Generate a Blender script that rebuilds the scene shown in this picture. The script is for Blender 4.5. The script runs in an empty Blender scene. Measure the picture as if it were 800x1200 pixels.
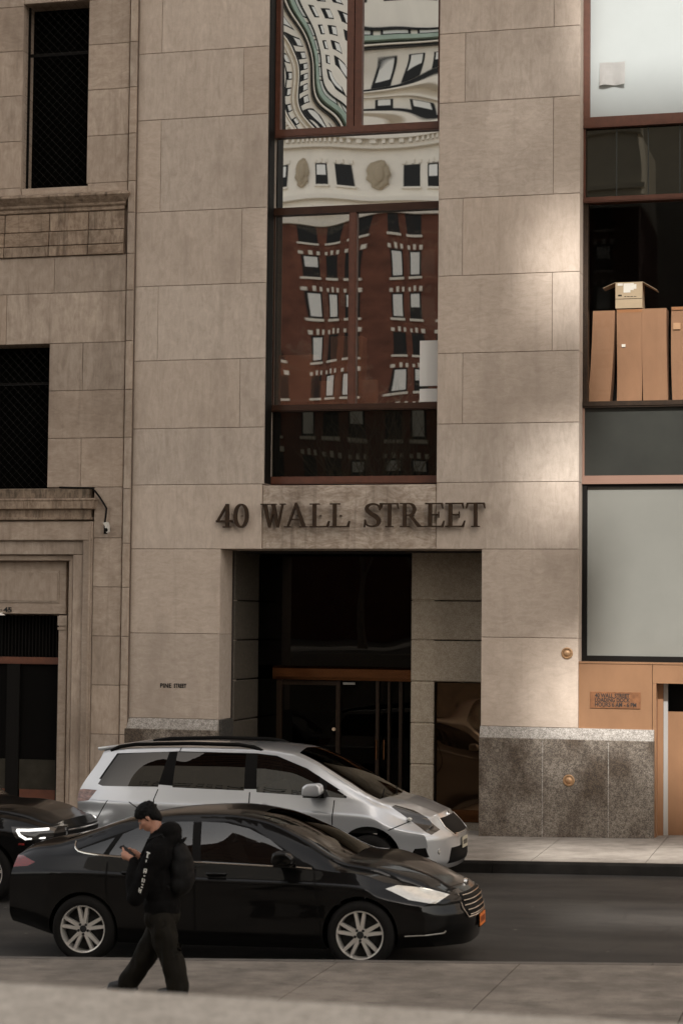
import bpy, bmesh, math, random
from mathutils import Vector, Matrix
random.seed(11)
S = bpy.context.scene
COL = S.collection
R = math.radians

# ------------------------------------------------------------------ survey of the photograph
# the camera recovered from the facade's joints (70 mm lens, eye 3.45 m up on a raised plaza)
F_PX, YAW, PITCH, ROLL = 2333.0, R(14.9), R(3.07), R(0.572)
CAM = Vector((8.0, -30.0, 3.45))
_f = Vector((-math.sin(YAW)*math.cos(PITCH), math.cos(YAW)*math.cos(PITCH), math.sin(PITCH)))
_r = Vector((math.cos(YAW), math.sin(YAW), 0))
_u = _r.cross(_f)
_r2 = _r*math.cos(ROLL) + _u*math.sin(ROLL)
_u2 = -_r*math.sin(ROLL) + _u*math.cos(ROLL)
def on(px, py, Y=0.0):
    """measure a point of the photo on the upright plane at depth Y"""
    d = _f + _r2*((px-400)/F_PX) - _u2*((py-600)/F_PX)
    t = (Y-CAM.y)/d.y
    return CAM + d*t
def fx(px, py, Y=0.0): return on(px, py, Y).x
def fz(px, py, Y=0.0): return on(px, py, Y).z
GRADE, G0 = 0.0235, -0.0575            # the street climbs gently to the right
def gz(X): return GRADE*X + G0

# ------------------------------------------------------------------ mesh helpers
ORG = {}
class MB:
    def __init__(s): s.bm = bmesh.new()
    def face(s, pts, mi=0):
        vs = [s.bm.verts.new(p) for p in pts]
        f = s.bm.faces.new(vs); f.material_index = mi; return f
    def box(s, x0, x1, y0, y1, z0, z1, mi=0):
        v = [s.bm.verts.new(p) for p in ((x0,y0,z0),(x1,y0,z0),(x1,y1,z0),(x0,y1,z0),(x0,y0,z1),(x1,y0,z1),(x1,y1,z1),(x0,y1,z1))]
        for q in ((0,3,2,1),(4,5,6,7),(0,1,5,4),(1,2,6,5),(2,3,7,6),(3,0,4,7)):
            s.bm.faces.new([v[i] for i in q]).material_index = mi
        return v
    def block(s, x0, x1, y0, y1, z0, z1, g=0.003, b=0.006, mi=0):
        """ashlar block: joint gap g, front arris chamfer b"""
        x0 += g; x1 -= g; z0 += g; z1 -= g
        A = [(x0,y1,z0),(x1,y1,z0),(x1,y1,z1),(x0,y1,z1)]
        B = [(x0,y0+b,z0),(x1,y0+b,z0),(x1,y0+b,z1),(x0,y0+b,z1)]
        C = [(x0+b,y0,z0+b),(x1-b,y0,z0+b),(x1-b,y0,z1-b),(x0+b,y0,z1-b)]
        a = [s.bm.verts.new(p) for p in A]; m = [s.bm.verts.new(p) for p in B]; c = [s.bm.verts.new(p) for p in C]
        fs = [c, a[::-1]]
        for i in range(4):
            j = (i+1) % 4
            fs += [[a[i],a[j],m[j],m[i]], [m[i],m[j],c[j],c[i]]]
        for q in fs: s.bm.faces.new(q).material_index = mi
    def prism(s, pts, axis, a0, a1, mi=0):
        def P(p, a):
            return {'x':(a,p[0],p[1]), 'y':(p[0],a,p[1]), 'z':(p[0],p[1],a)}[axis]
        v0 = [s.bm.verts.new(P(p,a0)) for p in pts]; v1 = [s.bm.verts.new(P(p,a1)) for p in pts]
        n = len(pts); fs = [v0[::-1], v1]
        for i in range(n): fs.append([v0[i], v0[(i+1)%n], v1[(i+1)%n], v1[i]])
        for q in fs: s.bm.faces.new(q).material_index = mi
    def tube(s, pts, r, n=8, mi=0, cap=True):
        pts = [Vector(p) for p in pts]
        rr = r if isinstance(r, (list, tuple)) else [r]*len(pts)
        rings = []; up = None
        for i, p in enumerate(pts):
            t = (pts[min(i+1,len(pts)-1)] - pts[max(i-1,0)]).normalized()
            if up is None:
                up = Vector((0,0,1)) if abs(t.z) < .9 else Vector((1,0,0))
            a = t.cross(up).normalized(); b = a.cross(t).normalized(); up = b
            rings.append([s.bm.verts.new(p + (a*math.cos(2*math.pi*k/n) + b*math.sin(2*math.pi*k/n))*rr[i]) for k in range(n)])
        for i in range(len(rings)-1):
            for k in range(n):
                s.bm.faces.new([rings[i][k], rings[i][(k+1)%n], rings[i+1][(k+1)%n], rings[i+1][k]]).material_index = mi
        if cap:
            s.bm.faces.new(rings[0][::-1]).material_index = mi; s.bm.faces.new(rings[-1]).material_index = mi
    def lathe(s, prof, c, axis='y', n=24, mi=0, caps=True):
        rings = []
        for (r, h) in prof:
            ring = []
            for k in range(n):
                a = 2*math.pi*k/n; u, v = r*math.cos(a), r*math.sin(a)
                p = {'y':(u,h,v), 'z':(u,v,h), 'x':(h,u,v)}[axis]
                ring.append(s.bm.verts.new((c[0]+p[0], c[1]+p[1], c[2]+p[2])))
            rings.append(ring)
        for i in range(len(rings)-1):
            for k in range(n):
                s.bm.faces.new([rings[i][k], rings[i][(k+1)%n], rings[i+1][(k+1)%n], rings[i+1][k]]).material_index = mi
        if not caps: return
        if prof[0][0] > 1e-4: s.bm.faces.new(rings[0][::-1]).material_index = mi
        if prof[-1][0] > 1e-4: s.bm.faces.new(rings[-1]).material_index = mi
    def ball(s, c, rx, ry, rz, u=14, v=9, mi=0):
        ret = bmesh.ops.create_uvsphere(s.bm, u_segments=u, v_segments=v, radius=1)
        for q in ret['verts']: q.co = Vector((c[0]+q.co.x*rx, c[1]+q.co.y*ry, c[2]+q.co.z*rz))
        return ret['verts']
    def bevel(s, w, seg=2):
        bmesh.ops.bevel(s.bm, geom=list(s.bm.edges), offset=w, segments=seg, affect='EDGES', profile=.6, clamp_overlap=True)
    def build(s, name, mats, parent=None, smooth=0, recalc=True):
        if recalc: bmesh.ops.recalc_face_normals(s.bm, faces=s.bm.faces)
        me = bpy.data.meshes.new(name)
        if parent is not None and parent.name in ORG:
            o = ORG[parent.name]
            if o.length: bmesh.ops.translate(s.bm, verts=s.bm.verts, vec=-o)
        s.bm.to_mesh(me); s.bm.free()
        return link(name, me, mats, parent, smooth)
def link(name, me, mats, parent=None, smooth=0):
    for m in (mats if isinstance(mats, (list, tuple)) else [mats]): me.materials.append(m)
    if smooth:
        for p in me.polygons: p.use_smooth = True
        me.set_sharp_from_angle(angle=R(smooth))
    ob = bpy.data.objects.new(name, me); COL.objects.link(ob)
    if parent is not None:
        ob.parent = parent; ORG[ob.name] = ORG.get(parent.name, Vector())
    else: ORG[ob.name] = Vector()
    return ob
def thing(name, label, cat, loc=(0,0,0), group=None):
    o = bpy.data.objects.new(name, None); COL.objects.link(o); o.empty_display_size = .2
    o.location = loc; ORG[o.name] = Vector(loc); tag(o, label, cat, group); return o
def tag(o, label, cat, group=None):
    o['label'] = label; o['category'] = cat
    if group: o['group'] = group
    return o
def struct(o, kind='structure'): o['kind'] = kind; return o
def copy_thing(o):
    c = o.copy(); COL.objects.link(c)
    for ch in list(o.children):
        d = ch.copy(); COL.objects.link(d); d.parent = c
        for g in list(ch.children):
            e = g.copy(); COL.objects.link(e); e.parent = d
    return c

# ------------------------------------------------------------------ materials
def new_mat(name):
    m = bpy.data.materials.new(name); m.use_nodes = True
    nt = m.node_tree; b = nt.nodes['Principled BSDF']
    return m, nt, b
def L(nt, a, b): nt.links.new(a, b)
def math_(nt, op, a, b=None, clamp=False):
    n = nt.nodes.new('ShaderNodeMath'); n.operation = op; n.use_clamp = clamp
    for i, v in enumerate((a, b)):
        if v is None: continue
        if isinstance(v, (int, float)): n.inputs[i].default_value = v
        else: nt.links.new(v, n.inputs[i])
    return n.outputs[0]
def vscale(nt, vec, sc, add=None):
    n = nt.nodes.new('ShaderNodeVectorMath'); n.operation = 'MULTIPLY'; n.inputs[1].default_value = sc
    nt.links.new(vec, n.inputs[0]); out = n.outputs[0]
    if add is not None:
        a = nt.nodes.new('ShaderNodeVectorMath'); a.operation = 'ADD'
        nt.links.new(out, a.inputs[0]); nt.links.new(add, a.inputs[1]); out = a.outputs[0]
    return out
def noise(nt, vec, scale, detail=4, rough=.55, dist=0):
    n = nt.nodes.new('ShaderNodeTexNoise')
    n.inputs['Scale'].default_value = scale; n.inputs['Detail'].default_value = detail
    n.inputs['Roughness'].default_value = rough; n.inputs['Distortion'].default_value = dist
    if vec is not None: nt.links.new(vec, n.inputs['Vector'])
    return n.outputs['Fac']
def ramp(nt, fac, stops):
    n = nt.nodes.new('ShaderNodeValToRGB'); e = n.color_ramp.elements
    while len(e) < len(stops): e.new(.5)
    for el, (p, c) in zip(e, stops):
        el.position = p; el.color = (c[0], c[1], c[2], 1) if not isinstance(c, (int, float)) else (c, c, c, 1)
    nt.links.new(fac, n.inputs[0]); return n.outputs[0]
def mixc(nt, fac, a, b, mode='MIX'):
    n = nt.nodes.new('ShaderNodeMix'); n.data_type = 'RGBA'; n.blend_type = mode
    for i, v in ((0, fac), (6, a), (7, b)):
        if isinstance(v, (int, float)): n.inputs[i].default_value = v
        elif isinstance(v, tuple): n.inputs[i].default_value = (v[0], v[1], v[2], 1)
        else: nt.links.new(v, n.inputs[i])
    return n.outputs[2]
def bump(nt, b, h, dist, strength=1.0):
    n = nt.nodes.new('ShaderNodeBump'); n.inputs['Distance'].default_value = dist; n.inputs['Strength'].default_value = strength
    nt.links.new(h, n.inputs['Height']); nt.links.new(n.outputs[0], b.inputs['Normal']); return n.outputs[0]
def pos(nt): return nt.nodes.new('ShaderNodeTexCoord').outputs['Object']
def pm(name, col, rough=.5, metal=0, coat=0, var=0, vs=5, bmp=0, bs=60, spec=.5, stretch=(1,1,1), coat_rough=.05):
    m, nt, b = new_mat(name)
    b.inputs['Base Color'].default_value = (*col, 1); b.inputs['Roughness'].default_value = rough
    b.inputs['Metallic'].default_value = metal; b.inputs['Coat Weight'].default_value = coat
    b.inputs['Coat Roughness'].default_value = coat_rough; b.inputs['Specular IOR Level'].default_value = spec
    if var or bmp:
        p = vscale(nt, pos(nt), stretch)
        if var:
            n = noise(nt, p, vs, 6, .6)
            c = ramp(nt, n, [(.25, tuple(x*(1-var) for x in col)), (.75, tuple(min(1, x*(1+var)) for x in col))])
            L(nt, c, b.inputs['Base Color'])
        if bmp: bump(nt, b, noise(nt, p, bs, 4), bmp)
    return m

def stone(name, c_lo, c_hi, stain, vein=1.0, streak=.35, island=.10, rough=.8):
    """sawn limestone: each block has its own bedding direction, tone and veins; weathering streaks"""
    m, nt, b = new_mat(name)
    P = pos(nt); rnd = nt.nodes.new('ShaderNodeNewGeometry').outputs['Random Per Island']
    off = nt.nodes.new('ShaderNodeCombineXYZ')
    L(nt, math_(nt, 'MULTIPLY', rnd, 41.0), off.inputs[0]); L(nt, math_(nt, 'MULTIPLY', rnd, 23.0), off.inputs[2])
    iso = noise(nt, vscale(nt, P, (1, 1, 1), off.outputs[0]), 5.5, 8, .68, .8)
    nv = noise(nt, vscale(nt, P, (6, 6, 1.5), off.outputs[0]), 1.6, 8, .66, 1.3)
    nh = noise(nt, vscale(nt, P, (2.2, 6, 6), off.outputs[0]), 1.7, 8, .66, 1.6)
    r2 = math_(nt, 'FRACT', math_(nt, 'MULTIPLY', rnd, 7.31))
    pick = math_(nt, 'GREATER_THAN', r2, .62)
    mx = nt.nodes.new('ShaderNodeMix'); mx.data_type = 'FLOAT'
    L(nt, pick, mx.inputs[0]); L(nt, nv, mx.inputs[2]); L(nt, nh, mx.inputs[3])
    v = math_(nt, 'ADD', math_(nt, 'MULTIPLY', mx.outputs[0], .55), math_(nt, 'MULTIPLY', iso, .45))
    lo = .5 - .22*vein; hi = .5 + .22*vein
    c = ramp(nt, v, [(max(0, .5-.135/vein), c_lo), (min(1, .5+.135/vein), c_hi)])
    fine = noise(nt, P, 75, 3, .6)
    c = mixc(nt, .16, c, ramp(nt, fine, [(.3, 0.15), (.7, .75)]), 'SOFT_LIGHT')
    tone = math_(nt, 'ADD', math_(nt, 'MULTIPLY', math_(nt, 'FRACT', math_(nt, 'MULTIPLY', rnd, 13.7)), island*2), 1-island)
    tc = nt.nodes.new('ShaderNodeCombineColor')
    for i in range(3): L(nt, tone, tc.inputs[i])
    c = mixc(nt, 1.0, c, tc.outputs[0], 'MULTIPLY')
    pink = math_(nt, 'FRACT', math_(nt, 'MULTIPLY', rnd, 29.3))
    c = mixc(nt, math_(nt, 'MULTIPLY', pink, .22), c, tuple(x*y for x, y in zip(c_hi, (1.0, .86, .74))))
    big = noise(nt, vscale(nt, P, (1, 1, .45)), .9, 5, .6)
    c = mixc(nt, ramp(nt, big, [(.50, 0.0), (.72, .6)]), c, stain)
    st = noise(nt, vscale(nt, P, (9, 9, .55)), 1.0, 5, .6)
    c = mixc(nt, ramp(nt, st, [(.56, 0.0), (.78, streak)]), c, stain)
    L(nt, c, b.inputs['Base Color']); b.inputs['Roughness'].default_value = rough
    b.inputs['Specular IOR Level'].default_value = .3
    h = math_(nt, 'ADD', math_(nt, 'MULTIPLY', v, .7), math_(nt, 'MULTIPLY', fine, .5))
    bump(nt, b, h, .004)
    return m
def granite(name, dark, mid, light, wet=None):
    m, nt, b = new_mat(name); P = pos(nt)
    n1 = noise(nt, P, 62, 2, .8); n2 = noise(nt, P, 17, 4, .65); big = noise(nt, vscale(nt, P, (1, 1, .7)), 1.6, 6, .6)
    c = ramp(nt, math_(nt, 'ADD', math_(nt, 'MULTIPLY', n1, .65), math_(nt, 'MULTIPLY', n2, .35)), [(.40, dark), (.5, mid), (.60, light)])
    if wet: c = mixc(nt, ramp(nt, big, [(.38, 0.0), (.60, .9)]), c, mixc(nt, 1.0, c, wet, 'MULTIPLY'))
    L(nt, c, b.inputs['Base Color']); b.inputs['Roughness'].default_value = .7; bump(nt, b, n1, .004); return m
def pane(name, refl, tint=(.3,.3,.3), base=None, wav=.002, wscale=1.3, seed=0, gcol=(.95,.95,.93), rough=0.0, stretch=(1,1,1), twist=None):
    """window glass: a coated, slightly wavy mirror over a dark or see-through body"""
    m = bpy.data.materials.new(name); m.use_nodes = True; nt = m.node_tree; nt.nodes.clear()
    out = nt.nodes.new('ShaderNodeOutputMaterial'); mx = nt.nodes.new('ShaderNodeMixShader')
    g = nt.nodes.new('ShaderNodeBsdfGlossy'); g.inputs['Color'].default_value = (*gcol, 1); g.inputs['Roughness'].default_value = rough
    if base: t = nt.nodes.new('ShaderNodeBsdfDiffuse'); t.inputs[0].default_value = (*base, 1)
    else: t = nt.nodes.new('ShaderNodeBsdfTransparent'); t.inputs[0].default_value = (*tint, 1)
    lw = nt.nodes.new('ShaderNodeLayerWeight'); lw.inputs['Blend'].default_value = .5      # Schlick, alike from both faces
    fac = math_(nt, 'ADD', math_(nt, 'MULTIPLY', math_(nt, 'POWER', lw.outputs['Facing'], 5.0), 1-refl), refl, True)
    if twist:
        sp = nt.nodes.new('ShaderNodeSeparateXYZ'); L(nt, pos(nt), sp.inputs[0])
        h = math_(nt, 'MULTIPLY', math_(nt, 'SUBTRACT', sp.outputs[0], twist[1]), math_(nt, 'SUBTRACT', sp.outputs[2], twist[2]))
        n = noise(nt, vscale(nt, pos(nt), stretch), wscale, 0, .4)
        h = math_(nt, 'ADD', math_(nt, 'MULTIPLY', h, twist[0]), math_(nt, 'MULTIPLY', n, wav))
        bn = nt.nodes.new('ShaderNodeBump'); bn.inputs['Distance'].default_value = 1; bn.inputs['Strength'].default_value = 1
        L(nt, h, bn.inputs['Height']); L(nt, bn.outputs[0], g.inputs['Normal'])
    elif wav:
        cb = nt.nodes.new('ShaderNodeCombineXYZ')
        for i in range(3): cb.inputs[i].default_value = seed*3.7+i
        n = noise(nt, vscale(nt, pos(nt), stretch, cb.outputs[0]), wscale, 0, .45)
        bn = nt.nodes.new('ShaderNodeBump'); bn.inputs['Distance'].default_value = wav; bn.inputs['Strength'].default_value = 1
        L(nt, n, bn.inputs['Height']); L(nt, bn.outputs[0], g.inputs['Normal'])
    L(nt, fac, mx.inputs[0]); L(nt, t.outputs[0], mx.inputs[1]); L(nt, g.outputs[0], mx.inputs[2]); L(nt, mx.outputs[0], out.inputs[0])
    return m
def paint(name, col, metal=0., rough=.35, coat=1., dusty=.22, spec=.5, inside=(.006,.006,.005)):
    """car paint outside, dark trim on the inner face of the shell; a breath of road dust"""
    m, nt, b = new_mat(name)
    b.inputs['Metallic'].default_value = metal; b.inputs['Roughness'].default_value = rough
    b.inputs['Coat Weight'].default_value = coat; b.inputs['Coat Roughness'].default_value = .03
    bf = nt.nodes.new('ShaderNodeNewGeometry').outputs['Backfacing']
    P = pos(nt)
    dust = noise(nt, P, 2.2, 6, .6)
    sep = nt.nodes.new('ShaderNodeSeparateXYZ'); L(nt, P, sep.inputs[0])
    low = nt.nodes.new('ShaderNodeMapRange'); low.inputs[1].default_value = .75; low.inputs[2].default_value = .2
    low.inputs[3].default_value = .0; low.inputs[4].default_value = dusty; b.inputs['Specular IOR Level'].default_value = spec; L(nt, sep.outputs[2], low.inputs[0])
    dfac = math_(nt, 'MULTIPLY', ramp(nt, dust, [(.35, .3), (.7, 1.0)]), low.outputs[0], True)
    c = mixc(nt, dfac, col, (.12, .105, .09))
    L(nt, mixc(nt, bf, c, inside), b.inputs['Base Color'])
    inv = math_(nt, 'SUBTRACT', 1.0, bf)
    L(nt, math_(nt, 'MULTIPLY', math_(nt, 'SUBTRACT', 1.0, dfac), math_(nt, 'MULTIPLY', inv, coat)), b.inputs['Coat Weight'])
    L(nt, math_(nt, 'MULTIPLY', inv, metal), b.inputs['Metallic'])
    return m

LIME = stone('limestone', (.415,.342,.280), (.560,.475,.400), (.300,.238,.188))
LIME_STAIN = stone('stained_limestone', (.30,.238,.185), (.57,.485,.405), (.14,.103,.074), vein=1.8, streak=.8)
OLD_SOOT = stone('sooty_brownstone', (.18,.128,.09), (.38,.295,.22), (.04,.028,.019), vein=1.4, streak=.95, island=.12)
OLD = stone('weathered_brownstone', (.30,.236,.185), (.465,.382,.308), (.15,.11,.08), streak=.55, island=.13)
GRIME = stone('grimy_ledge_stone', (.08,.06,.042), (.24,.18,.13), (.045,.036,.026), vein=1.6, streak=.9)
MORTAR = pm('mortar', (.13,.095,.07), .9)
DARKGAP = pm('sooty_gap', (.03,.022,.016), .9)
GRAN = granite('granite', (.085,.067,.052), (.19,.158,.126), (.32,.275,.225), (.30,.235,.175))
GRAN_TOP = granite('granite_lit_cap_joint', (.16,.14,.12), (.30,.27,.235), (.46,.42,.38))  # paler tone for light caught on the sloped cap; also the pale joints
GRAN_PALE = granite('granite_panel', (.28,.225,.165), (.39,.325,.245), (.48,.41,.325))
GRAN_SHADE = granite('shaded_granite', (.045,.036,.026), (.075,.062,.046), (.10,.085,.065))  # deep shade of the lobby side wall put into a darker granite
REDFRAME = pm('oxide_red_frame', (.105,.038,.021), .42, var=.25, vs=9, coat=.2)
BROWNFRAME = pm('dark_bronze_frame', (.05,.022,.012), .4, metal=.4, var=.2)
COPPER = pm('painted_copper', (.36,.195,.105), .38, metal=.45, var=.14, vs=2.2, bmp=.002, bs=5, stretch=(1,1,.5))
BRONZE = pm('polished_bronze', (.17,.075,.032), .25, metal=1, var=.25, vs=4, stretch=(1,1,5))
DKBRONZE = pm('patinated_bronze', (.030,.017,.009), .45, metal=.5, var=.4, vs=14)
LETTER = pm('letter_bronze', (.034,.018,.008), .55, spec=.25, var=.5, vs=16)
BLACKMETAL = pm('black_metal', (.007,.006,.005), .6, spec=.1)
BLACK = pm('black_rubber', (.009,.008,.007), .7, spec=.1)
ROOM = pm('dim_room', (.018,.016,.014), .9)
WHITE = pm('white_board', (.72,.70,.66), .6)
PAPER = pm('paper', (.60,.585,.56), .8, var=.05, vs=12, bmp=.004, bs=9)
CARD = pm('cardboard', (.31,.168,.096), .75, var=.12, vs=3, bmp=.002, bs=30, stretch=(1,1,.4))
CARD_PALE = pm('pale_cardboard', (.48,.38,.265), .75, var=.08, vs=4)
TAPE = pm('packing_label', (.8,.78,.74), .5)
INK = pm('dark_ink', (.012,.01,.009), .7)
CHROME = pm('chrome', (.78,.77,.74), .12, metal=1)
SUN_AZ, SUN_EL, SUN_E, SKY_S, EXPO = 15.0, 40.0, 2.4, 0.115, 1.22
# bars of light: edge of the added blocker slab, and the added shading bars (foot, head, right end)
SLAB_X = 29.5
SHADE_BARS = [(12.4, 60, 30.5), (8.2, 10.5, 29.75), (5.0, 7.1, 29.8), (1.3, 3.8, 30.0), (10.5, 11.9, 62), (7.1, 8.2, 30.9), (3.8, 5.0, 31.0), (.2, 1.3, 62), (-4.4, -2.3, 62), (-200, -6.5, 62)]
COLS = (36.5, 47, 58)
# ------------------------------------------------------------------ the office tower's street front
XL0, XL1, XR0, XR1 = -3.470, -1.255, 1.525, 3.730       # edges of the two piers
DL, DR, DTOP = -1.954, 2.240, 4.535                      # entrance opening
ZJ = [1.84, 3.19, 4.535, 5.562, 6.466, 7.563, 8.770, 9.978, 11.485, 12.58, 13.9, 15.1]
BAY = 6.56                                               # right edge of the loading bay front
tower = thing('office_tower', 'pale limestone office tower with red framed windows and a deep dark street entrance', 'building', (0, 0, .13))
PD = .90                                                 # pier depth
w = MB(); bk = MB()
def course_pair(x0, x1, z0, z1, cut):
    if cut is None: w.block(x0, x1, 0, PD, z0, z1)
    else: w.block(x0, cut, 0, PD, z0, z1); w.block(cut, x1, 0, PD, z0, z1)
lcut = [fx(281, 460), fx(185, 380), fx(283, 290), fx(188.5, 190), fx(285.5, 90), fx(190.5, 20), fx(286, 0)]
rcut = [fx(541.5, 455), fx(646.5, 360), fx(541.5, 280), fx(647.8, 170), fx(544.8, 80), fx(648.6, 10), fx(545, 0)]
course_pair(XL0, DL, ZJ[0], ZJ[1], None); course_pair(XL0, DL, ZJ[1], ZJ[2], None)
course_pair(XL0, XL1-.025, ZJ[2], ZJ[3], None); course_pair(XL0, XL1, ZJ[3], ZJ[4], None)
course_pair(DR, XR1, ZJ[0], ZJ[1], None); course_pair(DR, XR1, ZJ[1], ZJ[2], None)
course_pair(XR0, XR1, ZJ[2], ZJ[3], None); course_pair(XR0, XR1, ZJ[3], ZJ[4], None)
for k in range(7):
    course_pair(XL0, XL1, ZJ[4+k], ZJ[5+k], lcut[k]); course_pair(XR0, XR1, ZJ[4+k], ZJ[5+k], rcut[k])
# piers past the frame, and the storeys above
z = ZJ[0]; k = 0
for k in range(11):
    w.block(BAY, 7.7+.4*(k % 2), 0, PD, ZJ[k], ZJ[k+1]); w.block(7.7+.4*(k % 2), 8.9, 0, PD, ZJ[k], ZJ[k+1])
    w.block(8.9, 14, .3, PD, ZJ[k], ZJ[k+1])
for i in range(9):
    for (a, c) in ((XL0, -1.5), (-1.5, .5), (.5, 2.3), (2.3, 4.6), (4.6, 6.9), (6.9, 9.3), (9.3, 14)):
        w.block(a, c, 0, PD, 15.1+i*1.25, 16.35+i*1.25)
w.build('limestone_wall', LIME, tower)
bk.box(XL0+.02, DL-.02, .02, PD-.02, .1, 13.9); bk.box(DR+.02, XR1-.02, .02, PD-.02, .1, 5.0); bk.box(XL0+.02, XL1-.03, .021, PD-.021, 4.6, 26); bk.box(XR0+.02, XR1-.02, .021, PD-.021, 4.6, 26)
bk.box(BAY+.02, 13.9, .35, PD-.02, .1, 26)
bk.build('mortar_core', MORTAR, tower)
w = MB(); w.block(XL1-.025, XR0, .022, PD, DTOP, ZJ[3]-.02, b=.01); w.build('lintel', LIME_STAIN, tower)
w = MB(); w.box(XL0, 14, .95, 14, 15.2, 26.3); w.box(XL0, 14, 13.5, 14, .2, 15.2); w.box(13.5, 14, .95, 13.5, .2, 15.2); w.box(XL0, XL0+.4, .95, 13.5, .2, 15.2)
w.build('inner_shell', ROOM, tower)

def plinth(x0, x1, name_mats, zt=1.84, joints=()):
    m = MB(); m.prism([(-.075, gz(x0)-.1), (-.075, zt-.175), (-.068, zt-.165), (.0, zt-.17), (.6, zt-.17), (.6, gz(x0)-.1)], 'x', x0, x1)
    a = m.build('granite_base', GRAN, tower)
    m = MB(); m.prism([(-.068, zt-.166), (-.06, zt-.13), (-.012, zt), (.3, zt), (.3, zt-.166)], 'x', x0+.002, x1-.002); m.build('granite_cap', GRAN_TOP, tower)
    if joints:
        m = MB()
        m.bm.free()
        for x in joints: m = MB(); m.box(x-.006, x+.006, -.0765, -.06, gz(x0)+.02, zt-.19); m.build('granite_joint', GRAN_TOP, tower)
plinth(XL0-.03, DL+.005, None, joints=())
plinth(DR-.005, 4.865, None, joints=(fx(636, 900), fx(713, 900)))
plinth(BAY-.02, 9.0, None)

# window bays -----------------------------------------------------------------
FY, GY = .36, .42
def zr(px, py): return fz(px, py, FY)
def rail(m, x0, x1, z0, z1, y0=FY, y1=.52): m.box(x0, x1, y0, y1, z0, z1)
GL_A = pane('wavy_glass_strong', .95, base=(.01,.01,.01), wav=.014, wscale=.9, stretch=(1,1,.8), twist=(-.036, -.75, 12.4))
GL_B = pane('wavy_glass_mild', .95, base=(.01,.01,.01), wav=.0036, wscale=.9, seed=5, stretch=(.7,1,1.4))
GL_C = pane('wavy_spandrel_glass', .93, base=(.012,.011,.01), wav=.010, wscale=.62, seed=9, stretch=(1,1,.6))
GL_D = pane('clear_coated_glass', .50, tint=(.95,.9,.82), wav=.006, wscale=.85, seed=13, stretch=(1.1,1,.6))
GL_E = pane('dark_spandrel_glass', .10, base=(.006,.006,.005), wav=.004, wscale=.8, seed=17, gcol=(.62,.58,.48))
GL_F = pane('plain_window_glass', .03, tint=(.93,.92,.90), wav=0, gcol=(.22,.22,.21))
GL_DOOR = pane('dark_door_glass', .07, tint=(.07,.06,.05), wav=.002, seed=21, gcol=(.28,.26,.23))
cx = (XL1+XR0)/2
zA, zB = zr(415, 147.5), zr(415, 157)     # foot rail of the upper window
zC, zD = zr(415, 241), zr(415, 247.3)     # rail under the transom glass
zE, zF = zr(415, 473), zr(415, 481)       # sill rail
zG, zH = zr(415, 558), zr(415, 565.5)     # foot rail
ZT = 15.1
win = MB(); win.box(XL1, XL1+.035, .345, .54, zA+.001, ZT); win.box(XR0-.035, XR0, .345, .54, zA+.001, ZT); win.box(XL1, XR0, .345, .54, zB, zA)
win.box(XL1+.005, XR0-.005, .335, .53, zB+.02, zA-.035)
upper = win.build('window', REDFRAME, tower)
m = MB(); m.box(XL1+.0015, XL1+.014, .03, .334, zH-.02, ZT); m.build('jamb_shade_strip', BLACKMETAL, tower)  # thin black strip that paints the shade of the left reveal
m1, m2 = fx(406.5, 80, FY), fx(424, 80, FY)
m = MB(); m.box(m1, (m1+m2)/2-.008, .352, .5, zA, ZT); m.box((m1+m2)/2+.008, m2, .352, .5, zA, ZT); m.box((m1+m2)/2-.008, (m1+m2)/2+.008, .4, .5, zA, ZT)
m.box(XL1+.037, XL1+.085, .36, .5, zA, ZT); m.box(XR0-.10, XR0-.037, .36, .5, zA, ZT); m.build('mullion', REDFRAME, upper)
m = MB(); m.box(XL1+.085, m1, GY, GY+.02, zA+.001, ZT); m.build('pane', GL_A, upper)
m = MB(); m.box(m2, XR0-.10, GY, GY+.02, zA+.001, ZT); m.build('pane', GL_B, upper)
m = MB(); m.box(XL1, XR0, GY, GY+.02, zD, zB-.001); sp = m.build('transom_pane', GL_C, tower)
low = MB(); low.box(XL1, XR0, .35, .54, zC, zD-.004); low.box(XL1, XR0, .34, .53, zC+.012, zD-.018)
low.box(XL1, XL1+.022, .39, .52, zE+.0, zC); low.box(XR0-.022, XR0, .39, .52, zE, zC)
low.box(XL1, XR0, .345, .54, zF, zE-.001); low.box(XL1, XR0, .33, .53, zF+.02, zE-.03)
lower = low.build('window', BROWNFRAME, tower)
q1, q2 = fx(408, 360, FY), fx(417, 360, FY)
m = MB(); m.box(q1, q2, .355, .5, zE, zC-.001); m.box(q1+.02, q2-.02, .345, .49, zE, zC-.002); m.build('mullion', REDFRAME, lower)
m = MB(); m.box(XL1+.022, q1, GY, GY+.012, zE, zC); m.build('pane', GL_D, lower)
m = MB(); m.box(q2, XR0-.022, GY, GY+.012, zE, zC); m.build('pane', GL_D, lower)
m = MB(); m.box(XL1, XR0, GY, GY+.02, zG+.001, zF-.001); m.build('spandrel_panel', GL_E, tower)
m = MB(); m.box(XL1, XR0, .345, .54, zH-.02, zG); m.box(XL1, XR0, .335, .53, zH, zG-.02); m.build('foot_rail', REDFRAME, tower)
m = MB(); m.box(XL1, XR0, .56, 3.5, zE-.10, zE-.02); m.box(XL1-.5, XR0+.5, 3.5, 3.6, zE-.1, zC+1); m.build('office_floor', ROOM, tower)

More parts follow.
